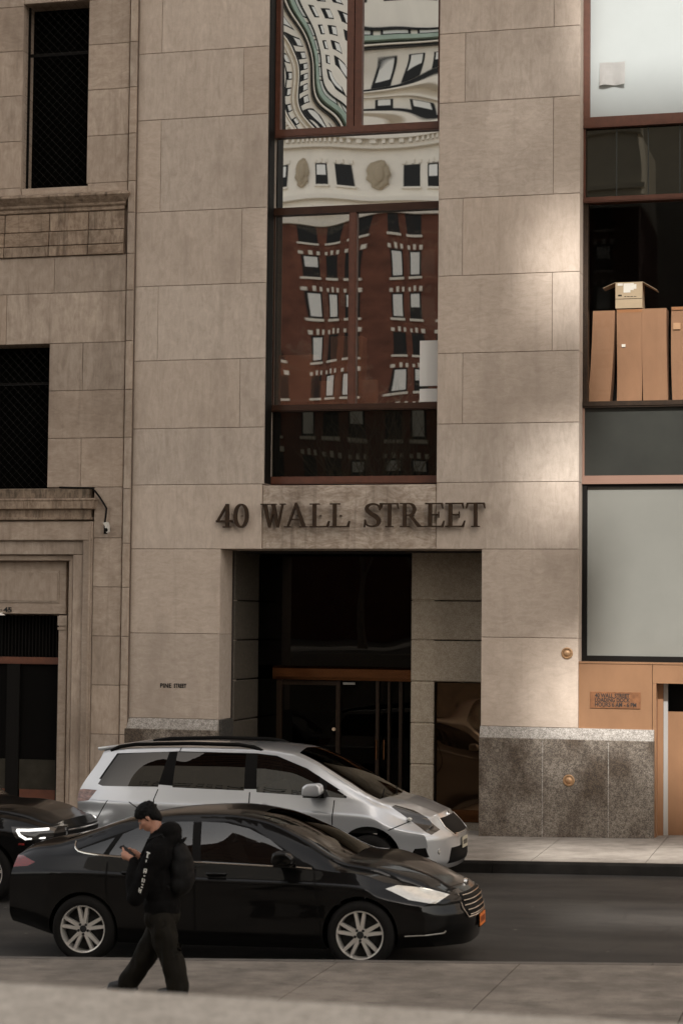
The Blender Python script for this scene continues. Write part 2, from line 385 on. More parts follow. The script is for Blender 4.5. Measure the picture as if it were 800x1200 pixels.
# the loading bay side on the right
def zq(py): return fz(745, py, FY)
a0, a1 = zq(134.7), zq(147.5); b0, b1 = zq(229), zq(235.5); c0, c1 = zq(469.5), zq(477); d0, d1 = zq(557), zq(567); e0, e1 = zq(769), zq(775.5)
m = MB(); m.box(XR1, XR1+.10, .338, .54, a0, ZT); m.box(XR1, BAY, .34, .54, a1+.046, a0-.001); m.box(XR1, BAY, .325, .53, a1, a1+.045); m.box(BAY-.10, BAY, .34, .54, a0, ZT)
m.box(XR1, XR1+.03, .36, .54, b1, a1-.001); m.box(XR1+.0, BAY, .34, .54, b1, b0)
m.box(XR1, BAY, .33, .53, b1+.02, b0-.025); m.build('window', REDFRAME, tower)
m = MB(); m.box(XR1+.10, BAY-.10, .40, .43, a0, ZT)
FROST = pm('frosted_film', (.40,.425,.415), .35, coat=.4, var=.05, vs=1.2, coat_rough=.12)
FROST_LOW = pm('dusty_frosted_film', (.19,.187,.165), .30, coat=.5, var=.10, vs=.9, coat_rough=.10)
m.build('frosted_pane', FROST, tower)
m = MB(); m.box(XR1+.03, BAY, .42, .44, b0, a1-.001)
m.build('spandrel_panel', GL_E, tower)
m = MB()
for x in (fx(722, 190, .42), fx(759, 190, .42), fx(796, 190, .42)): m.box(x-.01, x+.01, .415, .425, b0, a1-.01)
m.build('spandrel_rib', pm('panel_rib', (.03,.032,.026), .5), tower)
m = MB(); m.box(XR1, XR1+.03, .36, .54, c0, b1-.001); m.box(XR1+.03, XR1+.075, .38, .54, c0, b1-.001); m.box(BAY-.08, BAY, .36, .54, c0, b1-.001); m.box(XR1, BAY, .34, .56, c1, c0-.001)
m.box(XR1, BAY, .325, .54, c1+.025, c0-.03)
openw = m.build('window', DKBRONZE, tower)
m = MB(); m.box(XR1+.075, BAY-.08, .43, .44, c0, b1); m.build('pane', GL_F, openw)
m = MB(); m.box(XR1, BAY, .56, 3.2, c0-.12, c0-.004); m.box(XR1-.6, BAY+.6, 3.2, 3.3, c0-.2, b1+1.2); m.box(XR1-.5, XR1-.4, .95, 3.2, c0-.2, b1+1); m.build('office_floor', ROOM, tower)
PANEL_G = pm('dusty_green_panel', (.020,.0205,.016), .38, coat=.35, var=.3, vs=1.6, coat_rough=.2)
m = MB(); m.box(XR1+.03, BAY, .41, .44, d0, c1-.001); m.build('spandrel_panel', PANEL_G, tower)
m = MB(); m.box(XR1, XR1+.03, .36, .54, d0, c1-.001); m.box(XR1, BAY, .34, .54, d1+.03, d0-.001); m.box(XR1, BAY, .32, .53, d1, d1+.028); m.build('foot_rail', pm('pinkish_rail', (.24,.14,.10), .5, metal=.2), tower)
m = MB(); m.box(XR1+.005, XR1+.075, .35, .54, e1, d1-.001); m.box(XR1+.075, BAY, .36, .54, d1-.045, d1-.001); m.box(XR1+.075, BAY, .36, .54, e1, e0); m.box(BAY-.07, BAY, .36, .54, e0, d1)
fw = m.build('window', BLACKMETAL, tower)
m = MB(); m.box(XR1+.075, BAY-.07, .41, .44, e0, d1-.045); m.build('frosted_pane', FROST_LOW, fw)
# copper cladding, loading door
jx = fx(764, 800, .10); ox = fx(768.5, 880, .10); otop = fz(785, 801, .10)
CY = .06
m = MB(); m.box(XR1, jx-.004, CY, .34, 1.70, e1-.03); m.box(jx+.004, BAY, CY, .34, otop, e1-.03); m.box(jx+.004, ox, CY+.004, .34, gz(5)+.1, otop-.002)
m.box(XR1, BAY, CY-.012, .36, e1-.028, e1-.002); m.box(6.3, BAY, CY, .34, gz(6)+.1, otop)
m.build('copper_cladding', COPPER, tower)
dx = fx(777, 880, .40); dx2 = fx(782, 880, .40)
m = MB(); m.box(ox-.01, dx, .34, .36, .1, otop); m.build('door_jamb', COPPER, tower)
m = MB(); m.box(dx, dx2, .38, .44, gz(5)+.15, otop); m.build('door_edge_strip', pm('bare_aluminium', (.62,.60,.57), .35, metal=.6), tower)
ld = MB(); ld.box(dx2, 6.3, .42, .46, gz(5)+.16, fz(790, 834, .42)); ld.build('loading_door', COPPER, tower)
m = MB(); m.box(dx2, 6.3, .60, .64, fz(790, 834, .42)-.05, otop+.3); m.box(dx, 6.3, .36, .6, otop, otop+.02); m.build('door_header', BLACKMETAL, tower)
# round bronze outlets in pier and plinth
for (px, py, y) in ((664, 765.5, 0), (666, 914.5, -.075)):
    p = on(px, py, y); m = MB()
    m.lathe([(.088, y+.0), (.088, y-.012), (.078, y-.022), (.066, y-.022), (.062, y-.008)], (p.x, 0, p.z), 'y', 32)
    o = m.build('round_outlet', (bpy.data.materials.get('bright_bronze') or pm('bright_bronze', (.42,.25,.13), .4, metal=.4, var=.3, vs=30)), tower, smooth=30)
    m = MB(); m.lathe([(.062, y-.004), (.05, y-.012), (.035, y-.03), (.02, y-.036), (0.0001, y-.037)], (p.x, 0, p.z), 'y', 28); m.build('valve_cap', bpy.data.materials['bright_bronze'], o, smooth=40)

# entrance ------------------------------------------------------------------------
VY, IY = 1.45, 2.0
inner = 'entrance'
m = MB(); zs = [DTOP+.02] + [fz(520, q, VY) for q in (704, 750.5, 799.5)]
xa, xb = fx(480.5, 780, VY), DR+.4
for i in range(3): m.block(xa, xb, VY, VY+.5, zs[i+1], zs[i], g=.009, b=.014)
xc = fx(508.5, 880, VY); zz = [zs[3]] + [fz(494, q, VY) for q in (847.5, 896)] + [gz(1)+.1]
for i in range(3): m.block(xa, xc, VY, VY+.5, zz[i+1], zz[i], g=.009, b=.014)
m.box(xa+.02, xc-.02, VY+.02, VY+.48, .1, DTOP); m.box(xc-.02, xb, VY+.3, VY+.48, .1, zs[3]-.01); 
m.build('granite_panel_wall', GRAN_PALE, tower)
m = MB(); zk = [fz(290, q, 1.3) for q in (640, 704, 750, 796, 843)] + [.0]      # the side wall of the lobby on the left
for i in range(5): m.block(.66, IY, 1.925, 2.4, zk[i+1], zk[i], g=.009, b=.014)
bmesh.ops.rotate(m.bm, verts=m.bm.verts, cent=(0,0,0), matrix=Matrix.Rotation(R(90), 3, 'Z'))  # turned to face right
m.build('granite_side_wall', GRAN_SHADE, tower)
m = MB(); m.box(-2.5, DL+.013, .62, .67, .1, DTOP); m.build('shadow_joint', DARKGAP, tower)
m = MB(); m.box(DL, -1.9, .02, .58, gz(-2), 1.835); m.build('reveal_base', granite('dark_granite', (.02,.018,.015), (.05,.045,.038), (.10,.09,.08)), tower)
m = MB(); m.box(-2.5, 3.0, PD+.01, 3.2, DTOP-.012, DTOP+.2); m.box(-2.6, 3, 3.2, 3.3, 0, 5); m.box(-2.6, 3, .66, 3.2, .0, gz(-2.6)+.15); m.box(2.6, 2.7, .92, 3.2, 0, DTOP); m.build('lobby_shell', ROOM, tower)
zt0, zt1 = fz(400, 781, IY), fz(400, 797, IY)
xl, xr = fx(303.5, 800, IY), fx(484, 800, IY)
m = MB(); m.box(xl, xr+.3, IY, IY+.02, zt0, DTOP); m.build('transom_glass', GL_DOOR, tower)
m = MB(); m.prism([(IY-.12, zt1), (IY-.14, zt1+.05), (IY-.13, zt0-.04), (IY-.10, zt0), (IY+.1, zt0), (IY+.1, zt1)], 'x', fx(322, 790, IY), xr+.3); m.build('transom_bar', BRONZE, tower)
dz = gz(-.5)+.2
doors = MB()
for (px0, px1) in ((325, 331), (394.5, 399), (441, 444.5), (455, 457.5), (468, 472)):
    doors.box(fx(px0, 850, IY), fx(px1, 850, IY), IY-.07, IY+.05, dz, zt1-.001)
doors.box(fx(331, 850, IY), fx(394.5, 850, IY), IY-.06, IY+.04, zt1-.085, zt1-.02)
doors.box(fx(331, 850, IY), xr+.2, IY-.05, IY+.04, dz, dz+.16)
dr = doors.build('entrance_door', DKBRONZE, tower)
m = MB(); m.box(xl, xr+.3, IY, IY+.015, dz, zt1); m.build('door_glass', GL_DOOR, dr)
for px in (440.5, 449.5):
    m = MB(); x = fx(px, 880, IY-.12); za, zb = fz(440, 867, IY-.12), fz(440, 890, IY-.12)
    m.tube([(x, IY-.12, za), (x, IY-.12, zb)], .014, 8); m.tube([(x, IY-.12, za-.03), (x, IY-.0, za-.03)], .01, 6); m.tube([(x, IY-.12, zb+.03), (x, IY, zb+.03)], .01, 6); m.build('door_pull', BRONZE, dr, smooth=40)
p = on(391, 854.5, IY-.03); m = MB(); m.lathe([(.03, IY-.02), (.03, IY-.035), (0.001, IY-.036)], (p.x, 0, p.z), 'y', 16); m.build('door_sticker', pm('round_sticker', (.75,.55,.38), .6), dr)
p = on(410, 801, IY-.05); m = MB(); m.box(p.x-.11, p.x+.09, IY-.09, IY-.055, p.z-.018, p.z+.018); m.build('door_closer', pm('grey_closer', (.30,.29,.27), .4, metal=.6), dr)
# bronze side door on the right of the lobby
sx0, sx1 = fx(510.5, 880, VY+.15), DR+.05; szt = zs[3]-.012
m = MB(); m.box(sx0, sx1, VY+.12, VY+.16, gz(1.8)+.16, szt)
SIDE = pane('dark_polished_panel', .16, base=(.012,.007,.004), wav=.03, wscale=1.1, seed=31, gcol=(1.0,.66,.40), rough=.03)
sd = m.build('side_door', SIDE, tower)
m = MB(); m.box(sx0, sx1, VY+.105, VY+.12, fz(535, 963, VY+.1), fz(535, 949, VY+.1)); m.build('kick_plate', BRONZE, sd)
m = MB(); m.box(sx0-.02, sx0, VY+.02, VY+.16, gz(1.8)+.16, szt); m.build('door_frame', BLACKMETAL, sd)
m = MB(); m.box(xc, DR+.3, VY-.2, VY+.2, gz(2)+.12, gz(2)+.22); m.build('door_step', GRAN_PALE, tower)

# ------------------------------------------------------------------ bronze letters
def stroke(pts):       # pts: (x, y, half width) -> closed outline
    lft, rgt = [], []
    for i, (x, y, hw) in enumerate(pts):
        a = pts[max(i-1, 0)]; b = pts[min(i+1, len(pts)-1)]
        t = Vector((b[0]-a[0], b[1]-a[1])).normalized(); n = Vector((-t.y, t.x))
        lft.append((x+n.x*hw, y+n.y*hw)); rgt.append((x-n.x*hw, y-n.y*hw))
    return ('strip', lft, rgt)
def rc(x0, y0, x1, y1): return [(x0,y0),(x1,y0),(x1,y1),(x0,y1)]
def spl(ctrl, n=28):
    out = []; m_ = len(ctrl)-1
    for i in range(n+1):
        t = i/n*m_; k = min(int(t), m_-1); u = t-k
        p = [ctrl[max(0, min(m_, k+j))] for j in (-1, 0, 1, 2)]
        out.append(tuple(.5*((2*p[1][c]) + (-p[0][c]+p[2][c])*u + (2*p[0][c]-5*p[1][c]+4*p[2][c]-p[3][c])*u*u + (-p[0][c]+3*p[1][c]-3*p[2][c]+p[3][c])*u**3) for c in range(3)))
    return out
def ell(cx_, cy_, rx, ry, a0, a1, wf, n=24):
    return [(cx_+rx*math.cos(R(a0+(a1-a0)*i/n)), cy_+ry*math.sin(R(a0+(a1-a0)*i/n)), wf(R(a0+(a1-a0)*i/n))) for i in range(n+1)]
GLYPH = {
 '4': [[(.0,.25),(.09,.25),(.47,.92),(.47,1.0),(.42,1.0)], rc(.0,.22,.68,.31), rc(.40,.03,.535,1.0), rc(.30,0,.64,.05)],
 '0': [stroke(ell(.30,.5,.235,.475,0,360, lambda a: .035+.033*abs(math.cos(a)), 40))],
 'L': [rc(.12,.03,.26,.97), rc(.0,.95,.40,1.0), [(.0,0),(.76,0),(.76,.06),(.0,.06)], [(.66,.0),(.76,.0),(.80,.27),(.76,.27)]],
 'T': [rc(.32,.03,.46,.97), rc(.22,0,.56,.05), rc(.03,.94,.75,1.0), [(.0,.76),(.03,.76),(.12,1.0),(.03,1.0)], [(.78,.76),(.75,.76),(.66,1.0),(.75,1.0)]],
 'E': [rc(.12,.03,.26,.97), rc(.0,0,.70,.06), rc(.0,.94,.68,1.0), rc(.2,.48,.54,.54), [(.61,0),(.70,0),(.76,.27),(.72,.27)], [(.60,1.0),(.68,1.0),(.70,.76),(.67,.76)], [(.51,.38),(.54,.38),(.54,.64),(.51,.64)]],
 'W': [[(.08,1),(.24,1),(.40,.0),(.32,.0)], [(.32,.0),(.39,.0),(.58,.90),(.53,.97)], [(.42,1),(.58,1),(.74,0),(.66,0)], [(.66,0),(.73,0),(.92,1),(.86,1)], rc(0,.955,.32,1.0), rc(.36,.957,.64,1.0), rc(.78,.955,1.0,1.0)],
 'A': [[(.10,.0),(.17,.0),(.50,.90),(.48,1.02),(.44,1.0)], [(.42,.98),(.47,1.04),(.52,1.04),(.90,0),(.74,0)], rc(.26,.30,.68,.36), rc(0,0,.28,.05), rc(.64,0,1.0,.05)],
 'R': [rc(.12,.03,.26,.97), rc(.0,0,.38,.05), rc(0,.95,.42,1.0), stroke(ell(.38,.735,.20,.235,92,-92, lambda a: .032+.036*max(0, math.cos(a)))), rc(.22,.47,.42,.525), [(.34,.5),(.46,.5),(.86,.05),(.72,.0)], rc(.70,0,1.0,.05)],
 'S': [stroke(spl([(.575,.74,.018),(.53,.90,.035),(.36,.965,.038),(.17,.90,.05),(.13,.74,.07),(.26,.58,.085),(.45,.44,.085),(.55,.27,.07),(.50,.10,.045),(.32,.035,.036),(.13,.10,.034),(.07,.27,.018)], 44)), [(.56,.70),(.60,.70),(.62,1.0),(.585,1.0)], [(.03,0.0),(.065,0.0),(.085,.32),(.045,.32)]],
}
sign = thing('building_sign', 'large raised bronze serif letters over the dark entrance reading 40 WALL STREET', 'sign', (0, -.03, 4.83))
zbase, zcap = fz(410, 618, -.06), fz(410, 589.8, -.06); HH = zcap-zbase
for ch, p0, p1 in (('4',253.6,272.3),('0',274,291.5),('W',305.5,334.5),('A',333.2,361.5),('L',363,386),('L',386.5,410),('S',425.5,446),('T',445.5,467),('R',468.5,497.5),('E',498,520.7),('E',521.5,545),('T',545.5,568.3)):
    x0, x1 = fx(p0, 604, -.06), fx(p1, 604, -.06)
    gl = GLYPH[ch]; xmax = max(max(q[0] for q in (g[1]+g[2] if g[0] == 'strip' else g)) for g in gl); sc = (x1-x0)/xmax
    m = MB()
    for k, g in enumerate(gl):
        d0, d1 = -.085-.0009*k, -.035+.0005*k
        if g[0] == 'strip':
            lf = [(x0+a*sc, zbase+b*HH) for a, b in g[1]]; rg = [(x0+a*sc, zbase+b*HH) for a, b in g[2]]
            closed = (ch == '0'); nn = len(lf)
            V = [[m.bm.verts.new((p[0], d, p[1])) for p in side] for side in (lf, rg) for d in (d0, d1)]
            lf0, lf1, rg0, rg1 = V
            for i in range(nn-1):
                for q in ((lf0[i],lf0[i+1],rg0[i+1],rg0[i]), (lf1[i],rg1[i],rg1[i+1],lf1[i+1]), (lf0[i],lf1[i],lf1[i+1],lf0[i+1]), (rg0[i],rg0[i+1],rg1[i+1],rg1[i])): m.bm.faces.new(q)
            if not closed:
                for i in (0, nn-1): m.bm.faces.new((lf0[i],lf1[i],rg1[i],rg0[i]))
        else:
            m.prism([(x0+a*sc, zbase+b*HH) for a, b in g], 'y', d0, d1)
    # stand-off pin into the stone
    m.box((x0+x1)/2-.012, (x0+x1)/2+.012, -.04, .03, zbase+HH*.48, zbase+HH*.51)
    m.build('letter', LETTER, sign)
def text_mesh(txt, size, thick, space=1.0, line=1.0, bold=.0015):
    cu = bpy.data.curves.new('lettering', 'FONT'); cu.body = txt; cu.size = size; cu.extrude = thick; cu.offset = bold; cu.space_character = space; cu.space_line = line; cu.resolution_u = 3
    ob = bpy.data.objects.new('lettering', cu); COL.objects.link(ob)
    dg = bpy.context.evaluated_depsgraph_get(); me = bpy.data.meshes.new_from_object(ob.evaluated_get(dg))
    bpy.data.objects.remove(ob); me.transform(Matrix.Rotation(R(90), 4, 'X')); return me
def text_at(me, name, mat, parent, x, y, z, sx=1, sz=1):
    me.transform(Matrix.Diagonal((sx, 1, sz, 1))); me.transform(Matrix.Translation(Vector((x, y, z)) - ORG.get(parent.name, Vector()) if parent else Vector((x, y, z))))
    return link(name, me, mat, parent)
def fit_text(txt, name, mat, parent, x0, x1, z0, z1, y, thick=.003, **kw):
    me = text_mesh(txt, .1, thick, **kw)
    xs = [v.co.x for v in me.vertices]; zs_ = [v.co.z for v in me.vertices]
    sx = (x1-x0)/(max(xs)-min(xs)); sz = (z1-z0)/(max(zs_)-min(zs_))
    return text_at(me, name, mat, parent, x0-min(xs)*sx, y, z0-min(zs_)*sz, sx, sz)
a, b = on(188, 805.8, 0), on(218.5, 801.2, 0); ps_ = thing('street_name_lettering', 'small black PINE STREET lettering on the lower left stone pier', 'lettering', (a.x, 0, a.z))
c = fx(201, 803); d = fx(204, 803)
for k in range(2): fit_text(('PINE', 'STREET')[k], 'word', INK, ps_, (a.x, d)[k], (c, b.x)[k], a.z, b.z, -.004-.0005*k, space=1.1, bold=.0025)
pl = [on(691, 829.5, CY), on(750, 811.5, CY)]
plaque = thing('loading_dock_sign', 'small brown plaque with loading dock hours on the copper panel', 'sign', (pl[0].x, CY, pl[0].z))
m = MB(); m.box(pl[0].x, pl[1].x, CY-.016, CY-.002, pl[0].z, pl[1].z); m.bevel(.002, 1); m.build('plate', pm('brown_plaque', (.20,.085,.036), .5, metal=.3, var=.4, vs=12), plaque)
for t, px0, px1, py0, py1 in (('40 WALL STREET', 696.5, 737, 817.3, 813), ('LOADING DOCK', 696.5, 737.5, 822.4, 818.3), ('HOURS 6 AM - 6 PM', 696.5, 745, 828, 823.7)):
    a, b = on(px0, py0, CY-.02), on(px1, py1, CY-.02); fit_text(t, 'lettering', INK, plaque, a.x, b.x, a.z, b.z, CY-.0175, thick=.0012, bold=.002)

# ------------------------------------------------------------------ things on the window ledges
def carton(x0, x1, y0, y1, z0, z1, lean, label, mat=CARD, flap=True, tone=0, group='tall cartons in the loading bay window'):
    c = ((x0+x1)/2, (y0+y1)/2, z0); t = thing('cardboard_box', label, 'box', c, group)
    m = MB(); v = m.box(x0, x1, y0, y1, z0, z1); h = z1-z0
    bmesh.ops.subdivide_edges(m.bm, edges=[e for e in m.bm.edges if abs(e.verts[0].co.z-e.verts[1].co.z) > .3], cuts=7, use_grid_fill=True)
    for q in m.bm.verts:
        u = (q.co.z-z0)/h; q.co.x += lean*u*h + .012*math.sin(u*math.pi+tone); q.co.y += .01*math.sin(u*5+tone)
    m.build('carton', mat, t)
    if flap:
        m = MB(); xo = lean*h; m.box(x0+xo+.004, x1+xo-.004, y0-.006, y0-.001, z1-.05, z1-.004); m.build('tape_strip', pm('brown_tape', (.36,.17,.08), .35), t)
    return t
BY = .66
def bx_(p0, p1, py0, py1): a, b = on(p0, py1, BY), on(p1, py0, BY); return a.x, b.x, b.z, a.z
zl = c0+.002
x0, x1, zt_, _ = bx_(688, 714, 364, 469); carton(x0, x1, BY, BY+.32, zl, zt_, .055, 'tall brown box leaning at the left end of the row, its top flap raised')
m = MB()
x0, x1, zt_, _ = bx_(721, 750.5, 364, 469); t2 = carton(x0, x1, BY+.02, BY+.36, zl, zt_+.03, .012, 'tall brown box with a small white sticker, below the open pale box', tone=1)
p = on(730, 405, BY); m = MB(); m.box(p.x-.028, p.x+.028, BY-.002, BY+.018, p.z-.022, p.z+.022); m.build('sticker', TAPE, t2)
x0, x1, zt_, _ = bx_(752, 781, 363, 469); carton(x0, x1, BY+.01, BY+.36, zl, zt_+.03, .0, 'plain tall brown box between the stickered box and the rightmost box', tone=2, flap=False)
x0, x1, zt_, _ = bx_(787, 806, 361, 469); t4 = carton(x0, x1, BY+.02, BY+.36, zl, zt_+.03, -.01, 'rightmost tall brown box in the row with a taped patch near its top', tone=3)
p = on(792, 382, BY); m = MB(); m.box(p.x-.05, p.x+.06, BY+.004, BY+.02, p.z-.05, p.z+.05); m.build('patch', pm('tan_patch', (.52,.31,.18), .7), t4)
a, b = on(720.5, 362, BY), on(752, 330.5, BY)
ob = thing('open_box', 'small pale open cardboard box with white labels on top of the tall boxes', 'box', ((a.x+b.x)/2, BY, a.z))
m = MB(); bw, bh, bd = b.x-a.x, b.z-a.z, .34; zb = zl+ (fz(735,362,BY)-zl)+.012
for q in ((a.x, b.x, BY, BY+.006), (a.x, b.x, BY+bd-.006, BY+bd)): m.box(q[0], q[1], q[2], q[3], zb, zb+bh)
m.box(a.x, a.x+.006, BY+.006, BY+bd-.006, zb, zb+bh); m.box(b.x-.006, b.x, BY+.006, BY+bd-.006, zb, zb+bh); m.box(a.x+.006, b.x-.006, BY+.006, BY+bd-.006, zb, zb+.006)
m.build('carton', CARD_PALE, ob)
for sx, xx, ln, dr_ in ((-1, a.x, .20, .08), (1, b.x, .22, .13)):
    m = MB(); P0 = [(xx, BY+.01, zb+bh), (xx, BY+bd-.01, zb+bh), (xx+sx*ln, BY+bd-.03, zb+bh-dr_), (xx+sx*ln, BY+.03, zb+bh-dr_)]
    lo = [m.bm.verts.new(p) for p in P0]; hi = [m.bm.verts.new((p[0], p[1], p[2]+.006)) for p in P0]
    for q in (lo[::-1], hi, *[[lo[i], lo[(i+1)%4], hi[(i+1)%4], hi[i]] for i in range(4)]): m.bm.faces.new(q)
    m.build('flap', CARD_PALE, ob)
m = MB()
for px0, px1, py0, py1 in ((723, 729, 335, 332), (730, 738, 343, 332), (738, 742, 340, 331.5), (742, 745, 338.5, 333)):
    p, q = on(px0, py0, BY), on(px1, py1, BY); m.box(p.x, q.x, BY-.003, BY-.0005, p.z, q.z)
m.build('white_label', TAPE, ob)
m = MB()
for px0, px1, py0, py1 in ((723.5, 728, 347.3, 345.3), (731, 733, 348, 347), (734, 737, 348, 347.2), (738, 741, 347.8, 347), (742, 745, 347.8, 347), (720.6, 751.8, 350.3, 349.9)):
    p, q = on(px0, py0, BY), on(px1, py1, BY); m.box(p.x, q.x, BY-.002, BY+.001, p.z, q.z)
m.build('printing', INK, ob)
# behind the middle window: cartons and two white boards
def simple_carton(p0, p1, pt, pb, y, label, group=None):
    a, b = on(p0, pb, y), on(p1, pt, y); t = tag_box(a.x, b.x, y, y+.35, zE+.0, b.z, label, group); return t
def tag_box(x0, x1, y0, y1, z0, z1, label, group):
    m = MB(); m.box(x0, x1, y0, y1, z0, z1); m.bevel(.006, 1); t = m.build('cardboard_box', PINKCARD); return tag(t, label, 'box', group)
PINKCARD = pm('pink_brown_cardboard', (.85,.45,.32), .75, var=.06)
tag_box(fx(317,430,.75), fx(368,430,.75), .75, 1.1, zE-.02, fz(340,416,.75), 'wide pink brown box behind the left pane of the middle window', 'boxes behind the middle window')
tag_box(fx(373.5,460,.62), fx(407,460,.62), .62, .73, zE-.02, fz(390,446,.62), 'low pink brown box beside the mullion of the middle window', 'boxes behind the middle window')
tag_box(fx(387,420,.78), fx(424,420,.78), .78, 1.1, zE-.02, fz(400,394,.78), 'tall pink brown box standing behind the mullion of the middle window', 'boxes behind the middle window')
tag_box(fx(418,460,.62), fx(441,460,.62), .62, .73, zE-.02, fz(430,445,.62), 'small pink brown box in the right pane of the middle window', 'boxes behind the middle window')
for (pt, pb, lab) in ((399, 452.5, 'tall white board leaning in the right corner of the middle window'), (455.5, 471, 'short white board below the tall one in the corner of the middle window')):
    a, b = on(491.5, pb, .40), on(511, pt, .40); m = MB(); m.box(a.x, XR0-.03, .385, .412, max(a.z, zE+.003), b.z); tag(m.build('white_board', WHITE), lab, 'board')
a, b = on(702, 101, .39), on(732, 72, .39); m = MB()
n = 8; vs = [[m.bm.verts.new((a.x+(b.x-a.x)*i/n, .392-.06*(1-j/n)**2*(.6+.4*math.sin(i)), a.z+(b.z-a.z)*j/n+.006*math.sin(i*.9))) for i in range(n+1)] for j in range(n+1)]
for j in range(n):
    for i in range(n): m.bm.faces.new((vs[j][i], vs[j][i+1], vs[j+1][i+1], vs[j+1][i]))
bmesh.ops.solidify(m.bm, geom=list(m.bm.faces), thickness=.0015)
note = m.build('paper_note', PAPER); tag(note, 'curling white paper note taped to the frosted upper window', 'note')
# ------------------------------------------------------------------ the older building on the left
old = thing('stone_building', 'older brown stone building on the left with meshed windows and stained cornices', 'building', (-8, 0, .1))
XE = fx(158, 500)                                   # its right edge
XL = -13.0
gap = MB(); gap.box(XE-.05, XL0+.01, .12, .8, .1, 24); gap.build('party_joint', DARKGAP, old)
w = MB()
xs0, xs1 = fx(103, 150), fx(147, 400)               # plain strip right of the windows
# tall pilaster strip at the corner
pj_ = [fz(152, q) for q in (-110, -53, 0, 50.5, 103.5, 157.5, 213, 250, 298, 341, 400, 457, 513, 573, 637, 688.5, 746, 803, 861, 920)] + [.0]
for i in range(len(pj_)-1): w.block(fx(149, 400), fx(157.6, 400), -.07, .6, pj_[i+1], pj_[i], b=.01)
# upper storey
wz0, wz1 = fz(65, 219), fz(65, 2.5)
uj = [fz(125, q) for q in (-60, -1, 51.5, 104.5, 158.5, 214)]
for i in range(5):
    w.block(fx(103, 120), xs1, 0, .6, uj[i+1], uj[i])
    w.block(XL+2, fx(26.5, 120)-.9 if i % 2 else fx(26.5, 120)-1.6, 0, .6, uj[i+1]-.02, uj[i]-.02); w.block(fx(26.5, 120)-.9 if i % 2 else fx(26.5, 120)-1.6, fx(26.5, 120), 0, .6, uj[i+1]-.02, uj[i]-.02)
w.block(fx(26.5, 120), fx(103, 120), 0, .6, wz1, uj[0]); w.block(XL+2, xs1, 0, .6, uj[0], 15.5)
w.block(fx(26.5, 200)-.02, fx(102, 200)+.02, .02, .6, fz(65, 229), wz0)      # sill course
w.block(fx(102, 200)+.02, xs1, -.005, .6, fz(125, 229), uj[5]); w.block(XL+2, fx(26.5,200)-.02, -.005, .6, fz(20, 231), uj[5]-.02)
# frieze under the upper cornice: three fasciae cut by vertical joints
soot = MB(); fj = [fz(75, q) for q in (249, 271, 288, 300.5)]
for i, d in enumerate((-.0, -.02, -.035)):
    for a, c in ((XL+2, fx(6, 270)), (fx(6, 270), fx(58, 270)), (fx(58, 270), fx(104, 270)), (fx(104, 270), fx(146, 270))): soot.block(a, c, d, .6, fj[i+1], fj[i], g=.007, b=.007)
# middle wall and the blocks right of the lower window
mj = [fj[3]] + [fz(70, q) for q in (343.5, 402.5)]
w.block(XL+2, fx(64, 320), 0, .6, mj[1], mj[0]); w.block(fx(64, 320), xs1, 0, .6, mj[1], mj[0])
w.block(XL+2, fx(8, 370), 0, .6, mj[2], mj[1]); w.block(fx(8, 370), xs1, 0, .6, mj[2], mj[1])
lz1, lz0 = fz(28, 404), fz(28, 572)
rj = [mj[2]] + [fz(100, q) for q in (457.5, 513.5, 571)]
xw = fx(57, 480)
w.block(xw, fx(97, 430), 0, .6, rj[1], rj[0]); w.block(fx(97, 430), xs1, 0, .6, rj[1], rj[0]); w.block(xw, xs1, 0, .6, rj[2], rj[1]); w.block(xw, fx(95, 540), 0, .6, rj[3], rj[2]); w.block(fx(95, 540), xs1, 0, .6, rj[3], rj[2])
w.block(XL+2, fx(57, 480)-1.75, 0, .6, rj[3], rj[0])
# strip beside the doorway
sj = [rj[3]] + [fz(125, q) for q in (630.5, 688, 745.5, 803, 860.5, 918)] + [.0]
for i in range(7): w.block(fx(108.5, 700), xs1, 0, .6, sj[i+1], sj[i])
w.build('stone_wall', OLD, old); soot.build('frieze', OLD_SOOT, old)
m = MB(); m.box(XL+2, fx(26, 100)-.03, .03, .58, wz0, 15); m.box(fx(103,100)+.03, xs1, .03, .58, wz0, 15); m.box(XL+2, xs1+.03, .03, .58, lz1+.02, wz0-.12); m.box(xw+.03, xs1, .03, .58, lz0, lz1); m.box(fx(149.5,400), XE-.02, -.04, .58, .1, 15); m.box(fx(112, 700), xs1+.03, .03, .58, .1, lz0); m.box(xs1-.05, fx(149,400)+.02, .06, .5, .1, 15); m.box(XL+2, XE-.02, .05, .58, -.8, .12); m.build('mortar_core', MORTAR, old)
m = MB(); m.box(XL+2, XE, .62, 14, .1, 24); m.box(XL+2, XE, .0, .62, 15.5, 24); m.build('upper_storeys', OLD, old)
